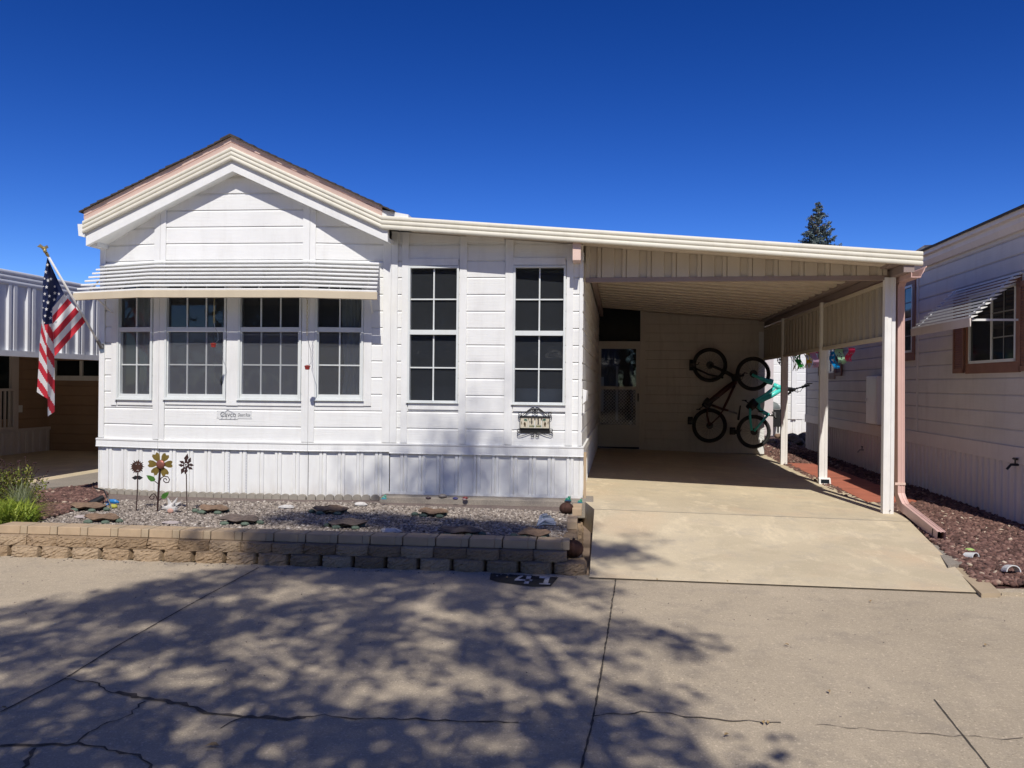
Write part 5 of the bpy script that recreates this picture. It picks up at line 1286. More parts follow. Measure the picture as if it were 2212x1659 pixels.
def rock(px0, py0, px1, py1, mat, name, label, hh=.7, cat='rock', jag=.14):
    c = gz((px0 + px1) / 2, py1, GZ); d = (c - CAM).dot(FW); rx = (px1 - px0) / 2 / FPX * d; rz = (py1 - py0) / 2 / FPX * d * hh; sd = random.uniform(0, 9)
    mb = MB(); mb.ball((c.x, c.y + rx * .4, GZ + rz * .7), rx, rx * .6, rz, 12, 8, fn=lambda th, ph: 1 + jag * math.sin(3 * th + sd) * math.cos(3 * ph) + jag * .6 * math.sin(6 * th + 3 * ph + sd) + jag * .3 * math.sin(11 * th - 5 * ph))
    return mb.build(name, M[mat], label=label, cat=cat)
M['palerock'] = paint('pale_pink_rock', (.48, .42, .40), .85, .2, (.35, .3, .28), 15, None, 0, .8)
rock(155, 1109, 184, 1121, 'palerock', 'rock', 'small pinkish white rock near the left end of the bed')
rock(345, 1119, 388, 1133, 'palerock', 'rock', 'flat pale grey rock in front of the tallest flower stake', .5)
rock(599, 1086, 634, 1100, 'whitestone', 'rock', 'white angular rock by the scalloped edging')
rock(763, 1079, 790, 1094, 'whitestone', 'rock', 'white jagged rock beside the left corner of the ledge')
rock(819, 1135, 864, 1153, 'whitestone', 'rock', 'large white rock behind the shaded capstones')
rock(206, 1077, 222, 1087, 'scallop', 'rock', 'rounded grey stone at the home corner')
rock(480, 1082, 492, 1090, 'greystone', 'rock', 'small dark stone on the scalloped edging')
def shell_thing(px, py, w, label, seed):
    c = gz(px, py, GZ); r = w / FPX * (c - CAM).dot(FW); t = thing('sea_shell', label, 'sea shell', c); rd = random.Random(seed); mb = MB()
    mb.ball((c.x, c.y, GZ + r * .4), r * .55, r * .4, r * .5, 10, 7)
    for k in range(9):
        a = rd.uniform(0, 6.28); e = rd.uniform(-.1, 1.3); d = V(math.cos(a) * math.cos(e), math.sin(a) * math.cos(e) * .5, math.sin(e)); p = V(c.x, c.y, GZ + r * .45)
        mb.tube([p + d * r * .3, p + d * r * 1.05], [r * .22, r * .03], 6)
    mb.build('body', M['whitestone'], t); mb = MB(); mb.ball((c.x + .01, c.y - r * .4, GZ + r * .25), r * .3, r * .12, r * .22, 8, 5); mb.build('opening', paint('pink_shell', (.6, .36, .28), .3, .1, None, 9), t)
shell_thing(371, 1108, 24, 'white spiky conch shell in front of the tallest flower stake', 3)
c = gz(1176, 1138, GZ); t = thing('scallop_shell', 'large white fan shaped shell at the right end of the bed', 'sea shell', c); mb = MB(); r = .115
rg = []
for k in range(13):
    a = -.5 + 1.7 * k / 12; w = 1 + (.06 if k % 2 else -.03); rg.append([V(c.x - .08, c.y, GZ + .01), V(c.x - .08 + r * .7 * math.cos(a) * w, c.y + .05 + .02 * math.sin(k), GZ + .03 + r * .6 * math.sin(a) * w + .02), V(c.x - .08 + r * 1.7 * math.cos(a) * w, c.y + .03, GZ + .02 + max(0, r * 1.1 * math.sin(a) * w))])
mb.loft(rg, closed=False, caps=False); mb.loft([[p + V(.0, .006, -.004) for p in q][::-1] for q in rg], closed=False, caps=False); mb.build('fan', M['slat'], t)
def critter(px, py, s, col, label, Z, name='frog_figurine', two=None):
    c = gz(px, py, Z); t = thing(name, label, 'figurine', c); m_ = plain('glazed_' + label.split()[0] + str(px), col, .3); mb = MB()
    mb.ball(c + V(0, 0, s * .45), s * .75, s * .6, s * .45, 10, 7); mb.ball(c + V(s * .35, -.005, s * .95), s * .4, s * .38, s * .32, 10, 6)
    for k in (-1, 1): mb.ball(c + V(s * (.35 + .2 * k), -.01, s * 1.25), s * .13, s * .13, s * .13, 7, 5); mb.tube([c + V(k * s * .6, -s * .1, s * .3), c + V(k * s * .85, -s * .5, s * .1)], s * .14, 6)
    mb.build('body', m_, t, smooth=True)
    if two: mb = MB(); mb.ball(c + V(0, -s * .35, s * .12), s * .9, s * .5, s * .16, 10, 5); mb.build('base', plain('glaze_' + str(px), two, .3), t)
critter(830, 1078, .04, (.10, .30, .22), 'green frog with red scarf on a blue base at the left end of the ledge', .258, two=(.05, .30, .5))
critter(1227, 1082, .045, (.03, .24, .15), 'green frog figurine at the right end of the ledge', .258, two=(.03, .08, .2))
critter(1253, 1086, .035, (.05, .30, .18), 'small green and blue frog figurine beside the corner strip', .258, two=(.02, .12, .3))
for px, py, s, col, lb in ((925, 1078, .035, (.035, .02, .03), 'dark oval stone on the ledge, leftmost'), (956, 1075, .055, (.18, .16, .15), 'round grey stone on the ledge'), (984, 1079, .035, (.03, .03, .13), 'small blue painted stone on the ledge'), (1005, 1078, .035, (.16, .02, .02), 'small red painted stone on the ledge, upper'), (1003, 1081, .03, (.2, .15, .16), 'small pink stone on the ledge beside the red one')):
    c = gz(px, py, .258); mb = MB(); mb.ball(c + V(0, .0, s * .35), s, s * .7, s * .5, 10, 6, fn=lambda th, ph: 1 + .07 * math.sin(3 * th + px)); mb.build('painted_stone', plain('stone_' + str(px), col, .5), smooth=True, label=lb, cat='painted stone')
c = gz(242, 1092, GZ); t = thing('lizard_figurine', 'bright blue lizard figurine on the pebbles by a brown flagstone', 'figurine', c); mb = MB()
mb.tube([c + V(-.08, 0, .03), c + V(-.03, 0, .05), c + V(.03, 0, .05), c + V(.09, -.01, .04)], [.006, .025, .028, .012], 8); mb.tube([c + V(-.03, 0, .03), c + V(-.05, -.05, .0)], .009, 5); mb.tube([c + V(.03, 0, .03), c + V(.05, -.05, .0)], .009, 5); mb.build('body', plain('blue_glaze', (.03, .2, .5), .3), t, smooth=True)
c = gz(245, 1099, GZ); mb = MB(); mb.ball(c + V(0, 0, .025), .045, .03, .028, 10, 6, fn=lambda th, ph: 1 + .1 * math.sin(2 * th)); mb.build('painted_stone', plain('yellow_stone', (.42, .4, .06), .5), label='yellow painted stone under the blue lizard', cat='painted stone')
def pumpkin(px, py, r, label, z):
    c = gz(px, py, z); t = thing('metal_pumpkin', label, 'garden ornament', c); mb = MB()
    mb.ball(c + V(0, .1, r * .8), r, r * .8, r * .82, 36, 9, fn=lambda th, ph: 1 - .13 * abs(math.sin(th * 4.5)) ** .5 * 0 - .10 * (abs(math.cos(th * 5)) ** 4))
    mb.build('body', M['rust'], t, smooth=True); mb = MB(); mb.tube([c + V(0, .1, r * 1.5), c + V(.01, .1, r * 1.75)], .012, 6); mb.build('stalk', M['rustdk'], t)
pumpkin(1223, 1114, .085, 'rusty metal pumpkin behind the return capstones', .19); pumpkin(1237, 1209, .10, 'larger rusty metal pumpkin leaning at the end of the capstones', .10)
# cable and spotlight at the home corner
c = gz(206, 1101, GZ); t = thing('spotlight', 'small garden spotlight with black cable at the home corner', 'lamp', gz(205, 1100, GZ)); p = gz(206, 1099, GZ)
mb = MB(); mb.tube([p + V(-.05, -.02, .05), p + V(.03, .1, .12)], [.045, .03], 10); mb.build('head', M['black'], t); mb = MB(); mb.tube([p + V(.03, .1, .10), p + V(.03, .1, -.02)], .008, 6); mb.build('spike', M['black'], t)
mb = MB(); mb.tube([p + V(-.12, .15, .22), p + V(.04, .1, .20), p + V(.13, .03, .12), p + V(.20, -.0, .0)], .009, 6); mb.build('cable', M['black'], t)
# right hand edging pieces
for pts, mt, lb in (([(2010, 1172), (2037, 1168), (2058, 1196), (2080, 1216), (2048, 1222), (2030, 1198)], 'ledge', 'grey concrete edging slab at the mouth of the downspout'), ([(2052, 1223), (2084, 1217), (2120, 1240), (2162, 1281), (2120, 1282), (2085, 1250)], 'capjoint', 'tan edging block between the driveway and the lava rock')):
    P = [gz(x, y, .07 if mt == 'ledge' else .035) for x, y in pts]; sheet('edging_block', [tuple(p) for p in P][::-1], M[mt], kind=None, thick=.09, label=lb, cat='edging block')
P = [gz(x, y, .03) for x, y in ((2164, 1279), (2172, 1271), (2330, 1274), (2330, 1284))]; sheet('kerb', [tuple(p) for p in P][::-1], M['street'], kind='structure', thick=.04)
def halfpipe(px, py, rz, label, R=.045):
    c = gz(px, py, float(zr(0, 7.9)) + .035); t = thing('half_pipe', label, 'pipe end', c); mb = MB(); d = V(math.sin(rz), math.cos(rz), 0); s = V(d.y, -d.x, 0); rg = []
    for k in range(2):
        o_ = c + d * (.0 if k == 0 else .11); r1 = R; ring = [o_ + s * (r1 * math.cos(a)) + V(0, 0, .01 + r1 * math.sin(a) - .02 * k) for a in [math.pi * j / 12 for j in range(13)]] + [o_ + s * ((r1 - .008) * math.cos(a)) + V(0, 0, .01 + (r1 - .008) * math.sin(a) - .02 * k) for a in [math.pi * j / 12 for j in reversed(range(13))]]
        rg.append(ring)
    mb.loft(rg); mb.build('shell', M['plate'], t, smooth=False)
halfpipe(2108, 1206, -.45, 'white half pipe in the lava rock beside the tan edging block'); halfpipe(2190, 1238, .05, 'grey white half pipe standing in the lava rock at the right edge', .06)
c = gz(2095, 1194, .06); mb = MB(); mb.ball(c + V(0, 0, .02), .05, .03, .025, 9, 6, fn=lambda th, ph: 1 + .1 * math.sin(3 * th)); mb.build('painted_stone', plain('lime_stone', (.35, .5, .15), .5), label='pale green stone above the white half pipe', cat='painted stone')
# solar light on the middle post
x, y = posts[1]; t = thing('solar_light', 'small white solar light at the foot of the middle post', 'lamp', (x + .02, y - .1, SLAB_R)); z = slabz(x)
mb = MB(); mb.hexa([V(x - .08, y - .12, z), V(x + .10, y - .12, z), V(x + .10, y - .05, z), V(x - .08, y - .05, z), V(x - .08, y - .10, z + .10), V(x + .10, y - .10, z + .10), V(x + .10, y - .05, z + .11), V(x - .08, y - .05, z + .11)]); mb.build('case', M['postw'], t, bevel=.005)
mb = MB(); mb.quad(V(x - .055, y - .1195, z + .025), V(x + .075, y - .1195, z + .025), V(x + .075, y - .1055, z + .085), V(x - .055, y - .1055, z + .085)); mb.build('solar_cell', M['darkglass'], t)
# fallen leaves by the wall and on the street
M['dleaf'] = paint('dry_leaf', (.36, .25, .12), .8, .3, (.3, .16, .05), 30)
o = None
for i, (px, py) in enumerate(((170, 1203), (178, 1206), (262, 1210), (352, 1212), (420, 1214), (455, 1217), (610, 1238), (460, 1613), (8, 1532), (1420, 1253), (1572, 1257), (1660, 1563), (1648, 1562), (1790, 1495), (745, 1220), (1010, 1226), (1095, 1249), (1880, 1300), (1700, 1395), (2130, 1395), (1570, 1590))):
    c = gz(px, py, .006); mb = MB(); s = .017 if i != 7 else .032; a = random.uniform(0, 6); 
    pts = [c + V(s * r * math.cos(a + t), s * r * math.sin(a + t), .004 + .012 * abs(math.sin(t))) for t, r in ((0, 1.2), (.9, .6), (2.2, .6), (3.14, .9), (4.1, .6), (5.3, .6))]
    mb.add(pts, [tuple(range(6))]); mb.build('fallen_leaf', M['dleaf'], label='dry curled leaf fallen on the concrete', cat='leaf', group='dry leaves fallen on the concrete')

# ================================================================= BANNER
bn = thing('paper_banner', 'string of coloured cut paper pennants under the carport side panels', 'bunting', (posts[1][0] + .1, posts[1][1], 2))
nb_m = {}
def tissue(name, c):
    m = paint(name, c, .6, .1, None, 8); nt = m.node_tree; bs = nt.nodes['Principled BSDF']
    tl = nt.nodes.new('ShaderNodeBsdfTranslucent'); tl.inputs[0].default_value = (*[min(1, x * 1.3) for x in c], 1); mx = nt.nodes.new('ShaderNodeMixShader'); mx.inputs[0].default_value = .65
    nt.links.new(bs.outputs[0], mx.inputs[1]); nt.links.new(tl.outputs[0], mx.inputs[2]); nt.links.new(mx.outputs[0], nt.nodes['Material Output'].inputs[0]); return m
def penm(c):
    if c not in nb_m: nb_m[c] = tissue('pennant_' + str(len(nb_m)), c)
    return nb_m[c]
def pon(px, py): return onx(px, py, XP + .12 - dirp.x / dirp.y * YP, dirp.x / dirp.y)
for x0, x1, y0, y1, c, sl in ((1680, 1693, 766, 786, (.03, .03, .04), 4), (1707, 1719, 757, 794, (.8, .74, .5), 6), (1718, 1731, 757, 790, (.03, .42, .05), 4), (1733, 1746, 753, 788, (.85, .62, .03), 9), (1748, 1768, 741, 757, (.85, .02, .08), 0), (1751, 1765, 757, 788, (.85, .5, .68), 4), (1793, 1806, 757, 789, (.01, .32, .9), 5), (1807, 1825, 752, 780, (.45, .8, .5), 0), (1829, 1843, 749, 774, (.9, .06, .16), 0)):
    mb = MB(); nx, ny = 8, 11; rd = random.Random(x0)
    g = {}
    for i in range(nx + 1):
        for j in range(ny + 1):
            px = x0 + (x1 - x0) * i / nx + sl * j / ny; py = y0 + (y1 - y0 + 5) * j / ny + 2; p = pon(px, py); g[i, j] = p + V(.03 * math.sin(j * .5 + x0), 0, 0)
    vs = [g[i, j] for i in range(nx + 1) for j in range(ny + 1)]; fs = []
    for i in range(nx):
        for j in range(ny):
            if 1 < j and 0 < i < nx - 1 and rd.random() < (.35 if x0 in (1707, 1733, 1680) else .16): continue
            if j == ny - 1 and i % 2: continue
            fs.append((i * (ny + 1) + j, (i + 1) * (ny + 1) + j, (i + 1) * (ny + 1) + j + 1, i * (ny + 1) + j + 1))
    mb.add(vs, fs); mb.build('pennant', penm(c), bn)
mb = MB(); mb.tube([pon(1676, 766), pon(1705, 757), pon(1750, 752), pon(1792, 756), pon(1830, 748), pon(1850, 746)], .004, 5); mb.build('string', M['slat'], bn)

# ================================================================= BICYCLES
def bike(name, label, frame, fm, YB_, black, kf=1.3):
    q = lambda x, y, d=0: at(1437.9 + x / 5.626, 700.5 + y / 5.626, YB_ - d)
    P = frame; c = q(*P['w2']); t = thing(name, label, 'bicycle', (c.x, c.y, c.z - .4))
    sc = (q(100, 0) - q(0, 0)).length / 100
    fx = (q(1000, 0) - q(0, 0)).normalized(); ex = V(fx.x, fx.y, 0).normalized()
    def ring(c, r, rt, n=40, m_=8): 
        return [c + ex * (r * math.cos(2 * math.pi * k / n)) + V(0, 0, r * math.sin(2 * math.pi * k / n)) for k in range(n)], rt
    for key, R in (('w1', P['r1']), ('w2', P['r2'])):
        c = q(*P[key]); R = R * sc; mb = MB(); pth, rt = ring(c, R - .032, .033); mb.tube(pth, rt, 8, closed=True)
        for k in range(0, 80):                                  # tread knobs
            a = 2 * math.pi * k / 80; o_ = c + ex * (R * math.cos(a)) + V(0, 0, R * math.sin(a)); mb.box(o_.x - .006, o_.y - .018, o_.z - .006, o_.x + .006, o_.y + .018, o_.z + .006)
        w = mb.build('wheel', M['rubber'], t, smooth=False)
        mb = MB(); pth, _ = ring(c, R - .07, .01); mb.tube(pth, .012, 6, closed=True); mb.build('rim', M['black'], w, smooth=True)
        mb = MB()
        for k in range(28):
            a = 2 * math.pi * k / 28; b = a + (.5 if k % 2 else -.5); s_ = .025 if k % 4 < 2 else -.025
            mb.tube([c + ex * (.028 * math.cos(b)) + V(0, s_, .028 * math.sin(b)), c + ex * ((R - .065) * math.cos(a)) + V(0, 0, (R - .065) * math.sin(a))], .0022, 4)
        mb.build('spokes', M['chrome'], w)
        mb = MB(); mb.tube([c - V(0, .06, 0), c + V(0, .06, 0)], .024, 10); mb.tube([c - V(0, .052, 0), c - V(0, .046, 0)], .075 if key == 'w2' else .085, 18)
        if key == 'w2': 
            for i_, rr in enumerate((.06, .05, .04)): mb.tube([c - V(0, .046 - .008 * i_, 0), c - V(0, .042 - .008 * i_, 0)], rr, 18)
        mb.build('hub', M['black'], w)
    for nm, segs_, mat in P['parts']:
        mb = MB()
        for s_ in segs_:
            pts, r = s_[0], s_[1]; dd = s_[2] if len(s_) > 2 else (0,)
            for d_ in dd: mb.tube([q(x, y, d_) for x, y in pts], [a * kf for a in r] if isinstance(r, list) else r * kf, 8)
        mb.build(nm, mat, t, smooth=True)
    bb = q(*P['bb']); mb = MB(); mb.tube([bb - V(0, .09, 0), bb - V(0, .083, 0)], .085, 20); mb.build('chainring', M['black'], t)
    mb = MB(); ca = P['crank']; a1, a2 = q(*ca[0], .11), q(*ca[1], -.11); mb.bar(bb - V(0, .10, 0), a1, .022, .014, (0, 1, 0)); mb.bar(bb + V(0, .10, 0), a2, .022, .014, (0, 1, 0)); cr_ = mb.build('crank', M['black'], t)
    for a_, s_ in ((a1, -1), (a2, 1)): mb = MB(); mb.box(a_.x - .045, a_.y + min(0, s_ * .09), a_.z - .012, a_.x + .045, a_.y + max(0, s_ * .09), a_.z + .012); mb.build('pedal', M['black'], cr_)
    s0, s1 = P['saddle']; mb = MB(); a_, b_ = q(*s0), q(*s1); mb.loft([[p + ex * (h * (1 if k in (0, 3) else 0) * .03) + V(0, w_ * (1 if k < 2 else -1), 0) for k in range(4)] for p, w_, h in ((a_, .02, 1), (a_.lerp(b_, .4), .035, 1), (a_.lerp(b_, .8), .075, 1), (b_, .07, 1))]); mb.build('saddle', M['black'], t, bevel=.01)
    h = q(*P['bar']); mb = MB(); e0, e1 = P['bardir']; mb.tube([h + Vector(e0), h + Vector(e0) * .3, h, h + Vector(e1) * .3, h + Vector(e1)], .016, 8); mb.tube([h - V(0, .05, 0), h + V(0, .05, 0)], .032, 10); mb.build('handlebar', M['black'], t)
    for e in (e0, e1):
        mb = MB(); v = Vector(e); mb.tube([h + v * .68, h + v * 1.02], .024, 8); mb.tube([h + v * .6, h + v * .62 + V(.09, 0, .07), h + v * .9 + V(.10, 0, .05)], .011, 6); mb.ball(h + v * .6, .03, .03, .03, 8, 6); mb.tube([h + v * .55, h + v * .4 + V(.12, 0, .09), h + v * .1 + V(.10, 0, -.06), h + V(-.05, 0, -.02)], .006, 5); mb.build('grip', M['black'], t)
F1 = dict(w1=(535, 495), w2=(532, 1230), r1=210, r2=210, bb=(508, 965), crank=((620, 890), (400, 1035)), saddle=((900, 985), (872, 1165)), bar=(862, 640), bardir=((.08, -.33, .03), (-.02, .33, -.03)),
          parts=[('fork', [([(535, 495), (690, 560)], .024, (-.06, .06)), ([(680, 556), (820, 628)], .034, (-.055, .055)), ([(820, 610), (850, 690)], .05)], M['black']),
                 ('frame', [([(850, 610), (840, 730)], .034), ([(835, 710), (700, 810), (560, 925), (508, 965)], [.045, .048, .045, .055]), ([(838, 740), (765, 900), (690, 1050)], .022), ([(508, 965), (690, 1030), (760, 1048)], .02), ([(508, 965), (505, 1110), (532, 1230)], .018, (-.06, .06)), ([(700, 1040), (640, 1130), (532, 1230)], .012, (-.055, .055))], M['darkred']),
                 ('motor', [([(470, 935), (545, 985)], .085)], M['black']), ('seat_post', [([(750, 1045), (868, 1085)], .016)], M['chrome']), ('mudguard', [([(370, 540), (520, 610), (700, 650)], .016)], M['black'])])
bike('bicycle', 'black bicycle hanging on the shaded rear wall of the carport', F1, None, 18.28, True)
F2 = dict(w1=(1062, 602), w2=(1068, 1305), r1=207, r2=205, bb=(1050, 985), crank=((1150, 1060), (960, 925)), saddle=((1290, 1060), (1330, 1150)), bar=(1560, 790), bardir=((.22, -.33, .09), (-.06, .33, -.12)),
          parts=[('fork', [([(1050, 610), (1180, 672)], .02, (-.06, .06)), ([(1150, 655), (1262, 700)], .028, (-.055, .055)), ([(1245, 690), (1300, 705)], .04)], M['teal']),
                 ('frame', [([(1310, 738), (1425, 788)], .034), ([(1330, 765), (1210, 860), (1110, 920), (1040, 975)], .024), ([(1405, 790), (1280, 870), (1170, 920), (1060, 990)], .032), ([(1130, 930), (1130, 1010), (1170, 1060)], .024), ([(1150, 1045), (1250, 1102)], .026), ([(1245, 1100), (1165, 1190), (1075, 1300)], .016, (-.06, .06)), ([(1030, 985), (1025, 1120), (1045, 1290)], .017, (-.06, .06))], M['teal']),
                 ('motor', [([(1020, 950), (1085, 1005)], .08)], M['black']), ('seat_post', [([(1245, 1100), (1310, 1108)], .016)], M['chrome']), ('stem', [([(1400, 782), (1540, 792)], .028)], M['black'])])
bike('bicycle', 'teal framed bicycle hanging at the sunlit corner of the rear wall', F2, None, 18.0, True, 1.6)
for (x0, y0, x1, y1, Y_, lb) in ((300, 425, 372, 560, 18.35, 'black bike hook bracket at the upper wheel of the black bicycle'), (282, 1130, 345, 1222, 18.35, 'black bike bracket at the lower wheel of the black bicycle'), (808, 1262, 880, 1352, 18.25, 'black bike bracket at the lower wheel of the teal bicycle')):
    a, b = at(1437.9 + x0 / 5.626, 700.5 + y1 / 5.626, Y_), at(1437.9 + x1 / 5.626, 700.5 + y0 / 5.626, Y_); t = thing('bike_bracket', lb, 'bike rack', a, 'bike brackets on the rear wall')
    mb = MB(); mb.box(a.x, YR - .04, a.z, b.x, YR - .008, b.z); mb.build('wall_plate', M['black'], t, bevel=.008)
    mb = MB(); mb.box(a.x + .02, Y_ - .12, (a.z + b.z) / 2 - .04, b.x - .02, YR - .03, (a.z + b.z) / 2 + .04); mb.tube([((a.x + b.x) / 2, Y_ - .12, (a.z + b.z) / 2), (b.x + .02, Y_ - .12, (a.z + b.z) / 2), (b.x + .05, Y_ - .12, (a.z + b.z) / 2 + .06)], .012, 6); mb.build('arm', M['black'], t, bevel=.004)
# ================================================================= VEGETATION
def leafmat(name, c1, c2, tr=.35):
    m, nt, bs = nodes(name); a = nt.nodes.new('ShaderNodeAttribute'); a.attribute_name = 'tone'
    col = mixc(nt, a.outputs['Fac'], c1, c2); nt.links.new(col, bs.inputs['Base Color']); bs.inputs['Roughness'].default_value = .55
    tl = nt.nodes.new('ShaderNodeBsdfTranslucent'); nt.links.new(col, tl.inputs[0]); mx = nt.nodes.new('ShaderNodeMixShader'); mx.inputs[0].default_value = tr
    nt.links.new(bs.outputs[0], mx.inputs[1]); nt.links.new(tl.outputs[0], mx.inputs[2]); nt.links.new(mx.outputs[0], nt.nodes['Material Output'].inputs[0]); return m
def leaves(name, C, size, mat, parent, aspect=.5, up=0.0, tone=None):
    """C: n x 3 leaf centres"""
    C = np.asarray(C, float); n = len(C)
    d = rng.normal(size=(n, 3)); d[:, 2] += up; d /= np.linalg.norm(d, axis=1)[:, None]
    e = rng.normal(size=(n, 3)); e -= d * (e * d).sum(1)[:, None]; e /= np.linalg.norm(e, axis=1)[:, None]
    s = (size * rng.uniform(.6, 1.3, n))[:, None]
    vs = np.stack([C - d * s, C + e * s * aspect, C + d * s, C - e * s * aspect], 1).reshape(-1, 3)
    mb = MB(); mb.v = vs; mb.f = [(4 * i, 4 * i + 1, 4 * i + 2, 4 * i + 3) for i in range(n)]; mb.m = [0] * n
    t = rng.random(n) if tone is None else tone; mb.tone = np.repeat(t, 4)
    return mb.build(name, mat, parent)
bark = paint('bark', (.12, .085, .06), .95, .3, (.06, .045, .035), 8, None, 0, 1)
# spruce behind the carport roof
sp = at(1765, 700, 42); tree = thing('spruce_tree', 'blue green spruce top rising behind the carport roof', 'tree', (sp.x, 42, 0))
top = at(1763, 441, 42).z; mb = MB(); mb.tube([(sp.x, 42, 0), (sp.x, 42, top - .1)], [.22, .01], 8); mb.build('trunk', bark, tree)
cs = []; z = top; rdm = random.Random(5)
while z > top - 7.5:
    h = top - z; r = .08 + .50 * h ** .85
    for k in range(int(3 + 3 * min(h, 3))):
        a = rdm.uniform(0, 6.28); L = r * rdm.uniform(.5, 1.22); n = int(14 + L * 85)
        for i in range(n):
            t = rdm.uniform(.12, 1) ** .8; w = .13 * (1 - t * .6) * (1 + L * .4)
            cs.append((sp.x + math.cos(a) * L * t + rdm.gauss(0, w * .6), 42 + math.sin(a) * L * t + rdm.gauss(0, w * .6), z + .22 * L * t * t - .06 * L + rdm.gauss(0, w * .45)))
    z -= .17
leaves('crown', cs, .068, leafmat('spruce_needles', (.04, .06, .055), (.17, .22, .21), .15), tree, .4)
cone = [p for p in cs[:2600] if rdm.random() < .12]
leaves('cone_clumps', cone, .07, paint('spruce_cones', (.17, .09, .06), .9, .3, None, 9), tree, .5)  # brown cones among the top needles, drawn as leaf quads

# big tree behind the viewer that shades the street
SUNV = Vector((math.sin(SUN_AZ) * math.cos(SUN_EL), -math.cos(SUN_AZ) * math.cos(SUN_EL), math.sin(SUN_EL)))   # towards the sun
bt = thing('shade_tree', 'broadleaf tree behind the viewpoint casting the dappled shade', 'tree', (1.9, -2.6, 0))
poly = [(-250, 1420), (-60, 1330), (60, 1305), (200, 1290), (330, 1262), (440, 1238), (560, 1225), (640, 1205), (760, 1190), (900, 1180), (1060, 1185), (1200, 1195), (1330, 1275), (1400, 1310), (1360, 1360), (1540, 1380), (1470, 1420), (1390, 1440), (1420, 1500), (1520, 1520), (1640, 1590), (1700, 1680), (1700, 1900), (-900, 1900), (-700, 1500)]
holes_ = [(620, 1285, 60, 18), (540, 1385, 60, 25), (590, 1430, 70, 40), (700, 1380, 25, 50), (955, 1400, 75, 20), (850, 1452, 60, 22), (960, 1446, 40, 14), (330, 1445, 60, 14), (500, 1340, 40, 16), (930, 1320, 60, 22), (1010, 1340, 70, 20), (420, 1475, 40, 16), (60, 1350, 60, 20), (180, 1385, 35, 14), (250, 1470, 60, 15), (1030, 1475, 60, 30), (905, 1503, 50, 12), (600, 1510, 30, 16), (130, 1430, 60, 14), (1370, 1470, 100, 22), (1300, 1640, 50, 25), (700, 1275, 90, 14), (840, 1500, 60, 25), (1080, 1600, 50, 25), (1150, 1500, 40, 25), (720, 1510, 40, 15), (560, 1470, 40, 16)]
rd = random.Random(21); clus = []
def dark(px, py):
    for hx, hy, rx, ry in holes_:
        if ((px - hx) / rx) ** 2 + ((py - hy) / ry) ** 2 < 1: return False
    return True
gpoly = [tuple(gz(x, y, 0)[:2]) for x, y in poly]
xs = [p[0] for p in gpoly]; ys_ = [p[1] for p in gpoly]; tries = 0
def proj_px(p):
    v = p - CAM; d = v.dot(FW); return 1106 + FPX * v.dot(RT) / d, 829.5 - FPX * v.dot(UP) / d
TY = -2.6
while len(clus) < 1500 and tries < 90000:
    tries += 1; x, y = rd.uniform(min(xs), max(xs)), rd.uniform(min(ys_), max(ys_))
    if not inside(np.array([[x, y]]), gpoly)[0]: continue
    p = Vector((x, y, 0)); px, py = proj_px(p)
    if not dark(px, py): continue
    nz = math.sin(x * 8.3 + 1.5 * math.sin(y * 3.1)) * math.sin(y * 6.7 + 1.9 * math.sin(x * 4.3)) + .35 * math.sin(x * 17 + y * 9)
    core = (px < 760 and py > 1480) or (px < 1250 and py > 1560) or (250 < px < 900 and 1235 < py < 1330) or (180 < px < 520 and 1330 < py < 1450) or (1040 < px < 1290 and 1330 < py < 1560)
    if nz < -.12 and rd.random() < (.62 if core else .80): continue
    if px > 1100 and rd.random() < .45: continue
    Yt = TY + rd.gauss(0, 1.0); t = (y - Yt) / -SUNV.y; c = p + SUNV * t; clus.append((c, .085))
for (px, py, Yw, sx, sz, n, sr) in ((1010, 1010, YA, .26, .20, 20, .16), (1140, 1030, YA, .22, .12, 8, .15), (905, 1040, YA, .22, .14, 14, .14), (1050, 890, YA, .16, .22, 5, .2), (1160, 960, YA, .15, .1, 2, .2), (790, 1040, YC, .15, .08, 3, .15), (760, 1120, 8.6, .5, .25, 74, .11), (1000, 1130, 8.3, .6, .25, 96, .11), (1330, 1200, 7.8, .15, .12, 10, .1), (1300, 1190, 7.6, .12, .2, 8, .1), (600, 1160, 7.35, .35, .08, 26, .11), (840, 1190, 7.2, .55, .09, 120, .11), (1120, 1200, 7.2, .35, .08, 42, .10)):
    o_ = at(px, py, Yw)
    for k in range(n):
        p = o_ + V(rd.gauss(0, sx), 0, rd.gauss(0, sz)); Yt = TY + rd.gauss(0, .8); c = p + SUNV * ((p.y - Yt) / -SUNV.y); clus.append((c, sr))
Lc = []
for c, s in clus:
    n = 17 if s < .1 else (30 if s < .17 else 15)
    q = rng.normal(size=(n, 3)) * s; Lc.append(np.array(c)[None] + q)
Lc = np.concatenate(Lc)
leaves('crown', Lc, .052, leafmat('shade_tree_leaf', (.03, .06, .015), (.06, .10, .03), .12), bt, .55)
cz = sorted(clus, key=lambda c: c[0].z); mb = MB()
base_ = V(1.9, TY, 0); fork = V(1.4, TY - .1, 4.2)
mb.tube([base_, V(1.85, TY, 1.5), V(1.6, TY - .05, 3), fork], [.26, .22, .19, .17], 10)
tops_ = [(V(-.2, TY, 6.5)), V(-2.4, TY + .2, 7.6), V(-1.2, TY - .1, 9.5), V(.4, TY, 10.5), V(.1, TY + .1, 13.2), V(1.4, TY, 8.0), V(-3.6, TY, 9.0)]
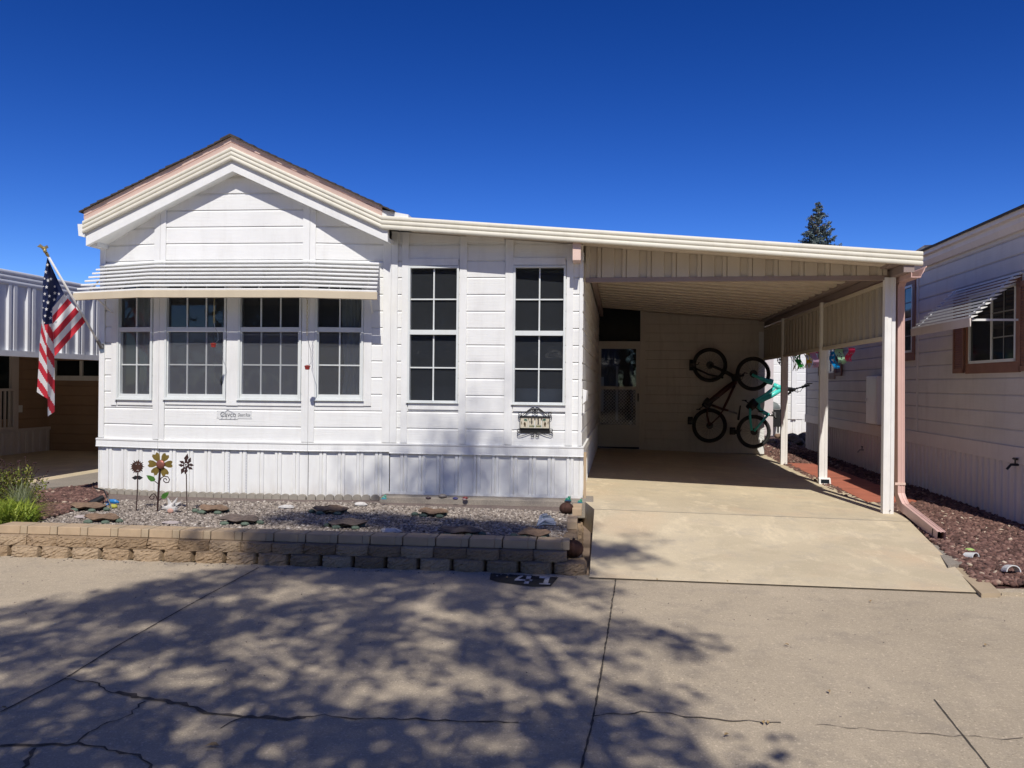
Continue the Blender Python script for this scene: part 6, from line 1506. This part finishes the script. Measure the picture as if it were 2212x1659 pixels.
for e_ in tops_:
    m_ = fork.lerp(e_, .5) + V(rd.uniform(-.3, .3), rd.uniform(-.3, .3), .4); mb.tube([fork, m_, e_], [.07, .03, .010], 7)
    near_ = [c for c, s in clus if (c - e_).length < 2.6]; rd.shuffle(near_)
    for c in near_[:16]:
        k = rd.uniform(.3, 1); st_ = m_.lerp(e_, k); mid = st_.lerp(c, .5) + V(rd.uniform(-.15, .15), 0, rd.uniform(.0, .25)); mb.tube([st_, mid, c], [.014, .008, .003], 5)
mb.build('trunk', bark, bt)

# plants at the left end of the bed
pl = thing('daylily_clump', 'bright green strappy plant clump at the left edge behind the capstones', 'plant', gz(30, 1130, GZ)); mb = MB(); tone = []
def blade(mb, o_, a, L, w, lean, tone):
    d = V(math.cos(a), math.sin(a), 0); s = V(-d.y, d.x, 0); P = []
    for k in range(6):
        t = k / 5; P.append(o_ + d * (lean * L * t * t) + V(0, 0, L * (t - .45 * lean * t * t)))
    vs = []
    for k, p in enumerate(P): ww = w * (1 - (k / 5) ** 2 * .95); vs += [p - s * ww, p + s * ww]
    mb.add(vs, [(2 * k, 2 * k + 1, 2 * k + 3, 2 * k + 2) for k in range(5)]); tone += [random.random()] * len(vs)
rd = random.Random(3)
for k in range(900):
    px = rd.uniform(-60, 80); py = rd.uniform(1112, 1134) - max(0, px) * .02; o_ = gz(px, py, GZ); blade(mb, o_ + V(0, 0, -.01), rd.uniform(0, 6.28), rd.uniform(.16, .34) * (1 if px < 62 else .6), rd.uniform(.006, .011), rd.uniform(.5, 1.3), tone)
mb.tone = np.array(tone); mb.build('blades', leafmat('daylily_leaf', (.14, .22, .02), (.36, .42, .05)), pl)
mb = MB(); tone = []; pg = thing('ornamental_grass', 'thin grey green grass tuft behind the strappy plants at the left', 'plant', gz(45, 1105, GZ))
for k in range(260): o_ = gz(rd.gauss(45, 9), rd.uniform(1100, 1112), GZ); blade(mb, o_, rd.uniform(0, 6.28), rd.uniform(.25, .42), .003, rd.uniform(.2, .8), tone)
mb.tone = np.array(tone); mb.build('blades', leafmat('grass_leaf', (.12, .16, .07), (.30, .32, .18)), pg)
bs_ = thing('seed_head_bush', 'dark green bush with yellow flecks and dark seed heads at the left edge', 'shrub', gz(15, 1100, GZ)); C_ = []; mbs = MB(); heads = MB()
for k in range(120):
    o_ = gz(rd.uniform(-70, 62), rd.uniform(1085, 1100), GZ); tpz = rd.uniform(.22, .56); e_ = o_ + V(rd.uniform(-.25, .25), rd.uniform(-.15, .2), tpz * (1 if (o_.x > -10) else 1)); mbs.tube([o_, o_.lerp(e_, .5) + V(0, 0, .03), e_], .003, 4)
    for i in range(34): t = rd.uniform(.15, .86); C_.append(o_.lerp(e_, t) + V(rd.gauss(0, .04), rd.gauss(0, .04), rd.gauss(0, .02)))
    heads.ball(e_, .012, .012, .010, 6, 4)
mbs.build('stems', M['rustdk'], bs_); heads.build('seed_heads', M['rustdk'], bs_, kind='stuff'); leaves('foliage', C_, .022, leafmat('bush_leaf', (.05, .09, .015), (.32, .32, .05)), bs_, .4, .6)

# what the windows look out on: across the street, behind the viewpoint
oh = thing('opposite_home', 'pale home across the street behind the viewpoint', 'mobile home', (-6, -18, 0)); fO = Facet((2, -17), (-12, -17))
b1, b2 = MB(), MB(); sided_wall(b1, b2, fO, 0, 14, .1, [(0, 1, 2.9)], [], .25, .1); b1.build('wall', M['nwall'], oh); b2.build('siding_boards', M['nwall'], oh)
mb = MB(); mb.hexa([(-12.4, -16.5, 2.85), (2.4, -16.5, 2.85), (2.4, -25, 2.85), (-12.4, -25, 2.85), (-12.4, -16.5, 3.0), (2.4, -16.5, 3.0), (2.4, -21, 4.4), (-12.4, -21, 4.4)][::1]); mb.build('roof', M['lpanel'], oh)
def backtree(x, y, h, r, label):
    t = thing('backdrop_tree', label, 'tree', (x, y, 0)); mb = MB(); mb.tube([(x, y, 0), (x + .1, y, h * .45), (x, y, h * .8)], [.28, .2, .05], 8)
    cc = [Vector((x, y, h * .62)) + Vector(rng.normal(size=3)) * r * .42 for _ in range(110)]
    for c in cc[:14]: mb.tube([(x + .05, y, h * .4), c], [.07, .015], 5)
    mb.build('trunk', bark, t); leaves('crown', np.concatenate([np.array(c)[None] + rng.normal(size=(60, 3)) * r * .15 for c in cc]), .27, M['bl'], t, .6)
M['bl'] = leafmat('backdrop_leaf', (.03, .055, .018), (.07, .11, .03))
backtree(-13, -15, 9, 4, 'dark broadleaf tree across the street, left'); backtree(-5.5, -24, 11, 4.5, 'dark broadleaf tree behind the opposite home'); backtree(6.5, -16, 10, 4.2, 'dark broadleaf tree across the street, right'); backtree(-3.5, -29, 15, 6, 'tall dark tree behind the opposite home, left of centre'); backtree(-7.5, -27, 14, 5.5, 'tall dark tree behind the opposite home roof'); backtree(4.5, -30, 15, 6, 'tall dark tree behind the opposite home, right of centre'); backtree(0.5, -28, 14, 5.5, 'tall dark tree behind the opposite home, centre'); backtree(-10, -30, 15, 6, 'tallest dark tree behind the opposite home'); backtree(10, -26, 14, 5.5, 'tall dark tree behind the right hand tree'); backtree(15, -20, 9, 4.2, 'dark broadleaf tree far across the street')

AUR = 1.3                                                    # warm white glow added to the sky round the sun to fill shade
# ================================================================= LIGHT, SKY, CAMERA
w = bpy.data.worlds.new('World'); SC.world = w; w.use_nodes = True; nt = w.node_tree; bg = nt.nodes['Background']
sk = nt.nodes.new('ShaderNodeTexSky'); sk.sky_type = 'NISHITA'; sk.sun_disc = False
sk.sun_elevation = SUN_EL; sk.sun_rotation = math.pi - SUN_AZ; sk.altitude = 2200; sk.air_density = 1.0; sk.dust_density = .1; sk.ozone_density = 4.0
vm = nt.nodes.new('ShaderNodeVectorMath'); vm.operation = 'SCALE'; vm.inputs[3].default_value = .1; nt.links.new(sk.outputs[0], vm.inputs[0])
gm = nt.nodes.new('ShaderNodeGamma'); gm.inputs[1].default_value = 1.45; nt.links.new(vm.outputs[0], gm.inputs[0])
hs = nt.nodes.new('ShaderNodeHueSaturation'); hs.inputs['Hue'].default_value = .515; hs.inputs['Saturation'].default_value = 1.15; hs.inputs['Value'].default_value = 18; nt.links.new(gm.outputs[0], hs.inputs['Color'])
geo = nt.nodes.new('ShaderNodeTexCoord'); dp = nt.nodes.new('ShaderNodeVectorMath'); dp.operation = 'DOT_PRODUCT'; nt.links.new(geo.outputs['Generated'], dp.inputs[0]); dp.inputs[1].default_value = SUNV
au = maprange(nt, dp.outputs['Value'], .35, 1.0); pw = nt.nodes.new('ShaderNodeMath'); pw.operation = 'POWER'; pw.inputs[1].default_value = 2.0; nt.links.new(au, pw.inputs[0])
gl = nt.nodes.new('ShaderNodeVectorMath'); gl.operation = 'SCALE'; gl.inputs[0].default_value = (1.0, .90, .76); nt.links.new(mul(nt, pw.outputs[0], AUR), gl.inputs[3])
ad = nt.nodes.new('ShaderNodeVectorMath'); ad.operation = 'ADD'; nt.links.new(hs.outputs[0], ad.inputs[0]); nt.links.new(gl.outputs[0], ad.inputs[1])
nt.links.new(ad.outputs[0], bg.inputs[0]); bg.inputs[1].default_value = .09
sn = bpy.data.lights.new('sun', 'SUN'); sn.energy = 4.85; sn.angle = math.radians(.53); sn.color = (1, .95, .87)
so = bpy.data.objects.new('sun', sn); COL.objects.link(so); so.rotation_euler = (-SUNV).to_track_quat('-Z', 'Y').to_euler(); so.location = (0, 0, 20)
cd = bpy.data.cameras.new('camera'); co = bpy.data.objects.new('camera', cd); COL.objects.link(co)
co.matrix_world = Matrix(((RT.x, UP.x, -FW.x, CAM.x), (RT.y, UP.y, -FW.y, CAM.y), (RT.z, UP.z, -FW.z, CAM.z), (0, 0, 0, 1)))
cd.sensor_width = 36; cd.lens = 36 * FPX / 2212; cd.clip_end = 2000; cd.clip_start = .05; SC.camera = co
SC.view_settings.view_transform = 'Standard'; SC.view_settings.look = 'None'; SC.view_settings.exposure = -.08; SC.view_settings.gamma = 1
SC.render.engine = 'CYCLES'
